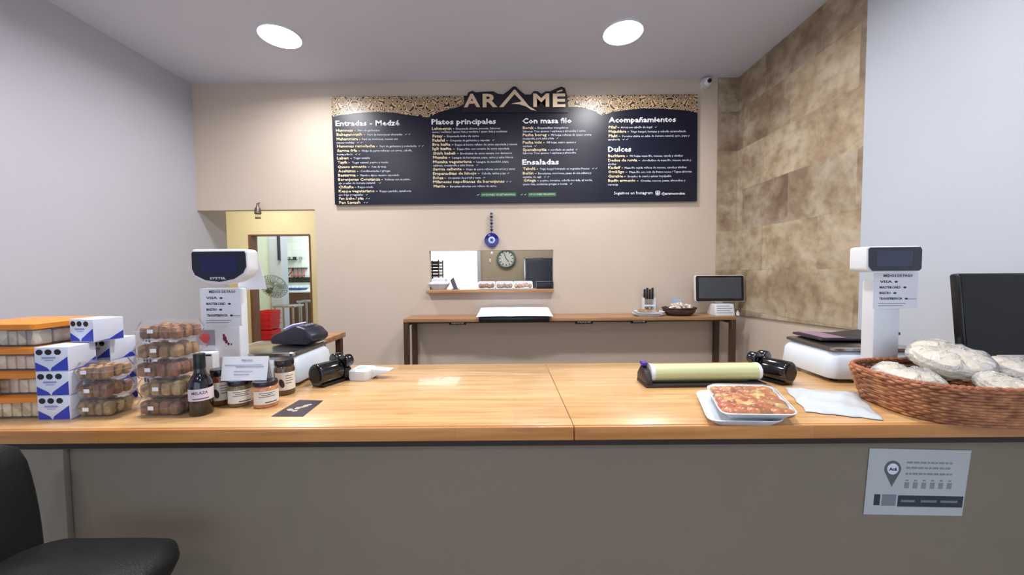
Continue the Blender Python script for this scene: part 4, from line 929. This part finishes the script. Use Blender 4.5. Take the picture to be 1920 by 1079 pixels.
# right scale
x0, x1, y0, y1 = 1.262, 1.617, 1.46, 1.77; mx, my = (x0 + x1) / 2, (y0 + y1) / 2
t = thing('retail_scale', 'white shop scale with small grey display, behind the bread basket', 'scale', (mx, my, CT), R(0)); t.rotation_euler.z = R(-3)
scale_body(t, hx, hy)
iw = t.matrix_basis.inverted()
def rel(v, m=t): return m.matrix_basis.inverted() @ v
cy = -hy - .06; cyw = my + cy
ca = ony(1647, 560, cyw).x - mx; cb = ony(1694, 560, cyw).x - mx
G().box(ca, cb, cy, cy + .055, 0, .41, .006).box(ca, cb, cy + .03, cy + .1, 0, .03, .004).obj('column', M_plast, t)
hc = ony(1682, 487, cyw - .035); hcx, hcz = hc.x - mx, hc.z - CT; k_ = (cyw - .035) / 700
g = G().prism([(x * k_, z * k_) for x, z in [(-47, 22), (-44, 25), (48, 25), (52, 20), (52, -17), (47, -23), (-42, -23), (-47, -18)]], 1, 0, .075, .006); g.obj('display_head', M_plast, t).location = (hcx, cy - .035, hcz)
dsp = G().prism([(x * k_, z * k_) for x, z in [(-44, 20), (-41, 23), (47, 23), (50, 18), (50, -17), (46, -21), (-36, -21), (-43, -12)]], 1, -.003, -.0003).obj('display_window', mat('grey_glass', (48, 54, 62), .2, coat=.3), t); dsp.location = (hcx, cy - .035, hcz)
G().prism(rrect(.062, .028, .003, 2, .004, .004), 1, -.0036, -.0031).obj('lcd', mat('grey_lcd', (66, 74, 92), .3, var=.05), dsp)
pa_, pb_ = ony(1646, 580, cyw - .006), ony(1728, 511, cyw - .006)
pay_sheet(t, pa_.x - mx, pb_.x - mx, pa_.z - CT, pb_.z - CT, cy - .0012)
G().box(cb + .012, cb + .02, cy + .018, cy + .03, .20, .21).obj('cable_clip', M_black, t)
# dark folder on the right platter
t = thing('leather_folder', 'thin dark purple-black folder lying on the right scale platter', 'folder', (1.50, 1.70, CT + .142), R(-3))
G().prism([(-.16, .0), (.13, .0), (.14, .012), (.14, .022), (.02, .008), (-.155, .010)], 1, -.09, .09, .001).obj('cover', mat('dark_plum_leather', (30, 26, 38), .4), t)
G().box(-.14, -.05, -.086, .086, .0105, .0125).obj('pages', mat('mauve_pages', (140, 110, 124), .7), t)

# ------------------------------------------------------------------ black dispensers and small devices
def dispenser(loc, rz, label):
    t = thing('roll_dispenser', label, 'dispenser', loc, rz, 'black roll dispensers')
    r_ = .044
    G().cyl((0, -.065, r_ + .004), (0, .04, r_ + .004), r_, seg=32, bev=.006).obj('drum', M_gloss, t, smooth=.8)
    G().cyl((0, -.0665, r_ + .004), (0, -.0652, r_ + .004), r_ * .72, seg=28).obj('end_disc', M_black, t)
    G().box(-r_ * .8, r_ * .8, -.055, .075, 0, .014, .003).obj('base', M_black, t)
    for dx in (-.036, .036):
        k = G().cyl((dx * .85, .042, .084), (dx * .85, .078, .084), .027, seg=24, bev=.005); k.obj('knob', M_gloss, t, smooth=.8)
    G().box(-.045, .045, .0405, .075, .0142, .058, .008).obj('bracket', M_black, t)
    return t
q = onz(600, 729)
dispenser((q.x + .004, q.y + .07, CT), R(-26), 'glossy black cylindrical dispenser beside the left scale')
q = onz(1466, 724)
dispenser((q.x + .012, q.y + .065, CT), R(24), 'glossy black cylindrical dispenser at the right end of the film roll')
# white handset
q = onz(672, 716)
t = thing('handheld_reader', 'small white handheld reader with a flat tail beside the left dispenser', 'reader', (q.x + .0, q.y + .05, CT), R(-8))
G().loops([[(x, y, z) for x, y in rrect(a_, b_, .014, 4)] for a_, b_, z in ((.040, .045, 0), (.043, .048, .012), (.043, .048, .040), (.036, .041, .046))]).obj('body', M_plast, t, smooth=.8)
G().prism([(.042, .0), (.06, .012), (.12, .03), (.122, .038), (.042, .042)], 1, -.005, .042, .002).obj('tail', M_plast, t)
G().box(-.015, .012, -.02, .015, .0462, .0475, .0005).obj('button', mat('pale_teal', (160, 200, 204), .5), t)

# cling film roll in its holder
qa, qb = onz(1222, 729), onz(1440, 724); yc = 1.475
xa, xb = onz(1224, 727).x, onz(1436, 727).x
t = thing('film_roll_holder', 'long pale green film roll in a black holder behind the food trays', 'film roll', ((xa + xb) / 2, yc, CT), R(1)); hl = (xb - xa) / 2
rr_ = .033
G().cyl((-hl, 0, rr_ + .016), (hl, 0, rr_ + .016), rr_, seg=40).obj('roll', mat('pale_green_film', (204, 212, 160), .35, var=.04, scale=4, stretch=(.4, 20, 20), coat=.2), t)
G().cyl((-hl - .002, 0, rr_ + .016), (-hl + .012, 0, rr_ + .016), rr_ + .0008, seg=40).obj('core_end', M_tub, t)
G().cyl((hl - .010, 0, rr_ + .016), (hl + .002, 0, rr_ + .016), rr_ + .0008, seg=40).obj('core_end', M_tub, t)
G().box(-hl - .03, hl + .01, -.045, .06, 0, .012, .003).obj('base', mat('dark_brown_holder', (44, 38, 36), .4), t)
G().prism([(-.045, .0122), (.06, .0122), (.06, .035), (.02, .075), (-.02, .06), (-.045, .03)], 0, -hl - .028, -hl - .005, .002).obj('end_bracket', mat('dark_brown_holder', (44, 38, 36), .4), t)
G().box(-hl - .03, -hl - .008, -.005, .03, .0755, .090, .004).obj('purple_tag', mat('purple_tag', (72, 44, 150), .4), t)

# ------------------------------------------------------------------ front food trays
def quad_tray(c4, z, label, name='food_tray'):
    ce = sum(c4, Vector()) / 4; t = thing(name, label, 'food tray', (ce.x, ce.y, z), 0, 'white foam trays on the worktop')
    def ring(sh, zz, rad=.16, n=5):
        P = [Vector((v.x - ce.x, v.y - ce.y)) * sh for v in c4]; out = []
        for i in range(4):
            p, a, b = P[i], P[i - 1], P[(i + 1) % 4]; A = p + (a - p) * rad; B = p + (b - p) * rad
            for k in range(n + 1): u = k / n; v = A * (1 - u) ** 2 + p * 2 * u * (1 - u) + B * u * u; out.append((v.x, v.y, zz))
        return out
    G().loops([ring(.80, 0), ring(.97, .018), ring(1.0, .022), ring(.985, .024), ring(.95, .020), ring(.80, .005)]).obj('tray', M_tub, t, smooth=.9)
    return t, ring
c4 = [onz(1322, 722, 1.046), onz(1450, 725, 1.046), onz(1502, 780, 1.046), onz(1352, 778, 1.046)]
c4 = [v.copy() for v in c4]
lo, rg = quad_tray([v + Vector((-.030, .012, 0)) for v in c4], CT, 'lower white foam tray sticking out to the left under the filled tray')
t, rg = quad_tray(c4, CT + .0243, 'white foam tray of reddish filled pastries under film, near the counter edge')
g = G(); random.seed(3)
P = [Vector((v.x - t.location.x, v.y - t.location.y)) for v in c4]
for i in range(9):
    for j in range(7):
        u = .15 + .7 * (i + random.uniform(-.3, .3)) / 8; v = .15 + .7 * (j + random.uniform(-.3, .3)) / 6
        p = (P[0] * (1 - u) + P[1] * u) * (1 - v) + (P[3] * (1 - u) + P[2] * u) * v
        g.ball((p.x, p.y, .016), random.uniform(.015, .023), (1.25, 1, .7), 12)
g.obj('filling', speckle('stuffed_vegetables', [(184, 96, 58), (156, 104, 62), (200, 122, 76), (214, 184, 116), (138, 88, 54), (190, 104, 66)], 30, .3, .12), t)
G().loops([rg(.96, .0245), rg(.9, .032), rg(.7, .0365), rg(.3, .038)], False, True).obj('film', M_wrap, t, smooth=3)
# crumpled white wrapping sheet
s4 = [onz(1470, 729), onz(1604, 738), onz(1658, 790), onz(1512, 774)]
def wfn(u, v):
    p = (s4[0] * (1 - u) + s4[1] * u) * (1 - v) + (s4[3] * (1 - u) + s4[2] * u) * v
    w_ = .003 * math.sin(9 * u + 4 * v) + .0025 * math.sin(15 * v - 6 * u) + .0015 * math.sin(23 * u + 11 * v)
    e = min(u, 1 - u, v, 1 - v) * 6; e = min(1, e)
    j = .003 * math.sin(31 * u + 17 * v)
    return (p.x + j, p.y + .003 * math.sin(19 * u) , CT + .002 + e * (.006 + max(0, w_ + .005)))
wr_ = G().sheet(wfn, 30, 18, .0008).obj('wrapping_bag', mat('translucent_white_bag', (196, 203, 206), .3, var=.04), smooth=3)
tag(wr_, 'crumpled white plastic bag lying flat between trays and bread basket', 'plastic bag')

# ------------------------------------------------------------------ bread basket
t = thing('bread_basket', 'large brown wicker basket of bagged flatbread at the right end', 'basket', (1.485, 1.195, CT), R(-3))
wbasket([(.84, 0), (.905, .03), (.945, .07), (.972, .112), (.955, .112), (.925, .07), (.88, .03), (.8, .012)], .315, .190, mat('basket_lining', (104, 64, 40), .6, var=.3, scale=60), t, n=96, sup=3.2, name='shell')
M_st = mat('wicker_strand', (198, 136, 92), .5, var=.3, scale=34, c2=(138, 84, 54))
g = G(); NW = 240
for row in range(13):
    z = .006 + row * .0085; f_ = z / .112; sc_ = .885 + .115 * f_ ** .8; ph = math.pi * (row % 2)
    ring = []
    for i in range(NW + 1):
        a = 2 * math.pi * i / NW; c, s_ = math.cos(a), math.sin(a); x = math.copysign(abs(c) ** (2 / 3.2), c); y = math.copysign(abs(s_) ** (2 / 3.2), s_)
        k_ = 1 + .012 * math.sin(30 * a + ph); ring.append((x * .311 * sc_ * k_, y * .186 * sc_ * k_, z + .0008 * math.sin(7 * a + row)))
    g.tube(ring, .0052, 6)
g.obj('weave', M_st, t, smooth=2)
def se(a, rx, ry, sup=3.2): c, s = math.cos(a), math.sin(a); return (math.copysign(abs(c) ** (2 / sup), c) * rx, math.copysign(abs(s) ** (2 / sup), s) * ry)
M_rim = mat('wicker_rim', (166, 104, 70), .5, var=.3, scale=70)
g = G()
for ph in (0, math.pi): g.tube([(se(a, .309, .184)[0], se(a, .309, .184)[1], .114 + .004 * math.sin(40 * a + ph)) for a in [i * 2 * math.pi / 240 for i in range(241)]], .006, 6)
g.obj('braided_rim', M_rim, t)
g = G(); g.tube([(se(a, .274, .165)[0], se(a, .274, .165)[1], .006) for a in [i * 2 * math.pi / 64 for i in range(65)]], .006, 6); g.obj('foot_rim', M_rim, t)
M_bread = mat('pale_flatbread', (232, 222, 200), .7, var=.08, scale=20, c2=(206, 186, 146))
M_bag = film('clear_bread_bag', (246, 246, 242), .22, .16, .40, .8)
def breadbag(loc, r_, h, rz, tilt, label, seed):
    t = thing('bread_bag', label, 'bag of bread', loc, rz, 'bagged flatbreads in the wicker basket'); t.rotation_euler = (tilt[0], tilt[1], rz)
    n = 3
    for i in range(n):
        g = G(); z0 = i * h / n
        g.lathe([(0, z0), (r_ * .8, z0 + .002), (r_ * .97, z0 + h / n * .45), (r_ * .8, z0 + h / n * .85), (0, z0 + h / n * .98)], seg=28); g.obj('flatbread', M_bread, t)
    rnd = random.Random(seed); ph = [rnd.uniform(0, 6) for _ in range(6)]
    rings = []
    for k in range(15):
        el_ = -math.pi / 2 * .9 + math.pi * .9 * k / 14; cr_ = 1 + .012 * math.sin(7 * k + ph[5])
        rings.append([((r_ + .010) * cr_ * (math.cos(el_) ** .55) * math.cos(a) * (1 + .03 * math.sin(5 * a + ph[0]) + .02 * math.sin(11 * a + ph[1])), (r_ + .010) * (math.cos(el_) ** .55) * math.sin(a) * (1 + .03 * math.sin(4 * a + ph[2])), h / 2 + (h / 2 + .009) * math.sin(el_) * (1 + .12 * math.sin(3 * a + ph[3]) + .10 * math.sin(9 * a + ph[4]) + .07 * math.sin(17 * a + ph[5] + k))) for a in [i * math.pi / 36 for i in range(72)]])
    G().loops(rings).obj('bag', M_bag, t, smooth=3)
Z0 = CT + .02
breadbag((1.285, 1.215, Z0 + .045), .08, .055, 0, (.12, .1), 'bagged flatbread at the left end of the basket', 1)
breadbag((1.395, 1.15, Z0 + .002), .07, .035, 0, (0, 0), 'flat bag of bread low in the basket, beneath the others', 2)
breadbag((1.470, 1.262, Z0 + .098), .098, .058, 0, (.32, -.06), 'bagged flatbread heaped highest in the middle of the basket', 3)
breadbag((1.475, 1.112, Z0 + .060), .062, .036, 0, (.30, .02), 'small bagged flatbread at the front of the basket', 4)
breadbag((1.655, 1.205, Z0 + .062), .088, .055, 0, (.2, .12), 'bagged flatbread at the right end of the basket', 5)

# ------------------------------------------------------------------ dark monitor on the right
t = thing('point_of_sale_screen', 'large glossy black monitor standing behind the bread basket', 'monitor', (1.868, 1.455, CT), R(-3))
G().prism([(-.07, 0), (.09, 0), (.07, .012), (-.06, .012)], 0, -.09, .09, .002).obj('base', M_steel, t)
G().box(-.022, .022, .0, .03, .012, .2, .004).obj('neck', M_black, t)
tm = Matrix.Translation((0, -.02, .276)) @ Matrix.Rotation(R(-6), 4, 'X')
G().box(-.158, .158, -.02, .018, -.156, .156, .010, 3, M=tm).obj('housing', M_black, t)
G().box(-.151, .151, -.0225, -.0203, -.149, .149, M=tm).obj('screen', mat('black_glass', (12, 14, 15), .1, var=.1), t)

# ------------------------------------------------------------------ back kitchen seen through the two doorways
def kx(px, y): return ony(px, 520, y).x
def kz(py, y): return ony(540, py, y).z
G_ = mat('pale_grey_wire', (122, 126, 112), .5, .2)
t = thing('pedestal_fan', 'tilted grey pedestal fan seen through the far doorway', 'fan', (kx(505, 6.1), 6.12, 0))
G().cyl((0, 0, 0), (0, 0, .02), .13, seg=28).obj('base', M_black, t); G().cyl((0, 0, .0205), (0, 0, 1.12), .014, seg=12).obj('pole', M_chrome, t)
tm = Matrix.Translation((.06, 0, 1.25)) @ Matrix.Rotation(R(62), 4, 'Z') @ Matrix.Rotation(R(62), 4, 'X')
g = G()
for i in range(28):
    a = 2 * math.pi * i / 28; c, s_ = math.cos(a), math.sin(a); g.tube([(c * .03, s_ * .03, .07), (c * .15, s_ * .15, .06), (c * .21, s_ * .21, .0), (c * .15, s_ * .15, -.05), (c * .03, s_ * .03, -.06)], .0042, 5)
for r_, z in ((.21, 0), (.15, .06), (.15, -.05)): g.tube([(r_ * math.cos(a), r_ * math.sin(a), z) for a in [i * math.pi / 16 for i in range(33)]], .004, 6)
g.move(tm).obj('cage', G_, t)
g = G()
for i in range(4):
    g.prism([(.02, -.02), (.17, -.07), (.18, .03), (.03, .03)], 2, -.004, .004, 0, Matrix.Rotation(R(90 * i), 4, 'Z') @ Matrix.Rotation(R(14), 4, 'X'))
g.move(tm).obj('blades', mat('translucent_grey_blade', (150, 160, 156), .3), t)
g = G().cyl((0, 0, -.16), (0, 0, -.065), .06, .07, 20); g.move(tm).obj('motor', mat('dark_motor', (44, 60, 62), .4), t)
t = thing('stacked_crate', 'bright red plastic crate stack below the fan', 'crate', (kx(501, 5.78), 5.78, 0))
for k in range(3):
    z0 = k * .30; g = G().loops([[(x, y, z) for x, y in rrect(a_, b_, .02, 3)] for a_, b_, z in ((.10, .12, z0), (.115, .135, z0 + .285), (.105, .125, z0 + .285), (.092, .112, z0 + .012))])
    for j in range(3): g.box(-.118, .118, -.138, .138, z0 + .07 + j * .08, z0 + .078 + j * .08)
    g.obj('crate', mat('red_plastic', (206, 34, 40), .4), t)
def steel_table(x0, x1, y, z, label):
    t = thing('steel_table', label, 'table', ((x0 + x1) / 2, y, 0)); h = (x1 - x0) / 2
    G().box(-h, h, -.15, .15, z - .035, z, .004).obj('tabletop', M_steel, t)
    for sx in (-1, 1):
        for sy in (-1, 1): G().cyl((sx * (h - .04), sy * .12, 0), (sx * (h - .04), sy * .12, z - .0355), .018, seg=12).obj('leg', M_steel, t)
    G().box(-h + .05, h - .05, -.11, .11, .2, .215).obj('lower_shelf', M_steel, t)
steel_table(kx(517, 6.5), kx(559, 6.5), 6.5, kz(572, 6.5), 'low steel table beside the red crates in the far kitchen')
steel_table(kx(560, 7.3), kx(600, 7.3), 7.35, kz(564, 7.3), 'steel table at the right edge of the far doorway')
zc = kz(545, 8.3)
t = thing('kitchen_counter', 'white-topped kitchen counter with red-brown cupboards in the far kitchen', 'counter', (kx(556, 8.4), 8.48, 0))
hw = (kx(596, 8.3) - kx(522, 8.3)) / 2
G().box(-hw, hw, -.30, .30, 0, zc - .045).obj('cupboard', mat('red_brown_front', (98, 60, 46), .5, stretch=(30, 1, 1), c2=(70, 40, 32)), t)
G().box(-hw - .01, hw + .01, -.31, .31, zc - .0445, zc, .004).obj('worktop', M_plast, t)
s2_ = G().box(kx(528, 8.78), kx(600, 8.78), 8.76, 8.798, kz(530, 8.78), kz(520.5, 8.78)).obj('trim_4', mat('dark_backsplash', (28, 32, 36), .25)); s2_['kind'] = 'structure'
t = thing('drying_tray', 'blue tray of dishes on the far kitchen counter', 'tray', (kx(548, 8.3), 8.38, zc + .001))
G().loops([[(x, y, z) for x, y in rrect(a_, b_, .03, 3)] for a_, b_, z in ((.2, .13, 0), (.24, .16, .05), (.23, .15, .05), (.19, .12, .01))]).obj('tray', mat('deep_blue_plastic', (40, 78, 140), .4), t)
for i in range(4): G().ball((-.13 + .09 * i, 0, .06), .045, (1, 1, .7), 12).obj('bowl', mat('blue_white_bowl', (190, 206, 226), .3), t)
t = thing('utensil_rack', 'dark two-bar wall rack of hanging utensils above the far kitchen counter', 'rack', (kx(552, 8.75), 8.795, kz(503, 8.75)))
w_ = (kx(576, 8.75) - kx(529, 8.75)) / 2
G().box(-w_, w_, -.10, -.004, -.012, .006).box(-w_, w_ * .2, -.12, -.004, .19, .205).obj('shelf_bar', M_ink, t)
for i in range(7):
    x = -w_ * .1 + i * w_ * .16
    G().cyl((x, -.09, -.013), (x, -.09, -.16 - .04 * (i % 2)), .008, seg=8).ball((x, -.09, -.18 - .04 * (i % 2)), .024, (1, .4, 1.3), 8).obj('hanging_utensil', [mat('red_handle', (196, 50, 50), .4), M_ink][i % 2], t)
for i in range(4): G().lathe([(0, .2055), (.035, .2055), (.038, .26), (0, .26)], (-w_ * .85 + i * .14, -.06, 0), 12).obj('pot', [M_ink, M_steel][i % 2], t)
for sx in (-.7, -.2): G().tube([(sx * w_, -.01, -.012), (sx * w_ + .05, -.09, -.06), (sx * w_ - .06, -.07, -.17)], .010).obj('hook', M_ink, t)
g = G().box(kx(519, 6.7), kx(521.5, 6.7), 6.74, 6.795, kz(488, 6.7), kz(438, 6.7)); o_ = g.obj('door_closer', M_ink); tag(o_, 'slim black vertical bar on the white pillar in the far doorway', 'bar')
t = thing('wall_switch', 'small grey switch on the pale green wall beyond the far doorway', 'switch', (kx(480, 6.88), 6.898, kz(488, 6.88)))
G().box(-.05, .05, -.012, 0, -.04, .04, .003).obj('plate', M_plast, t); G().box(-.03, .03, -.018, -.0125, -.02, .02, .002).obj('rocker', M_grey, t)
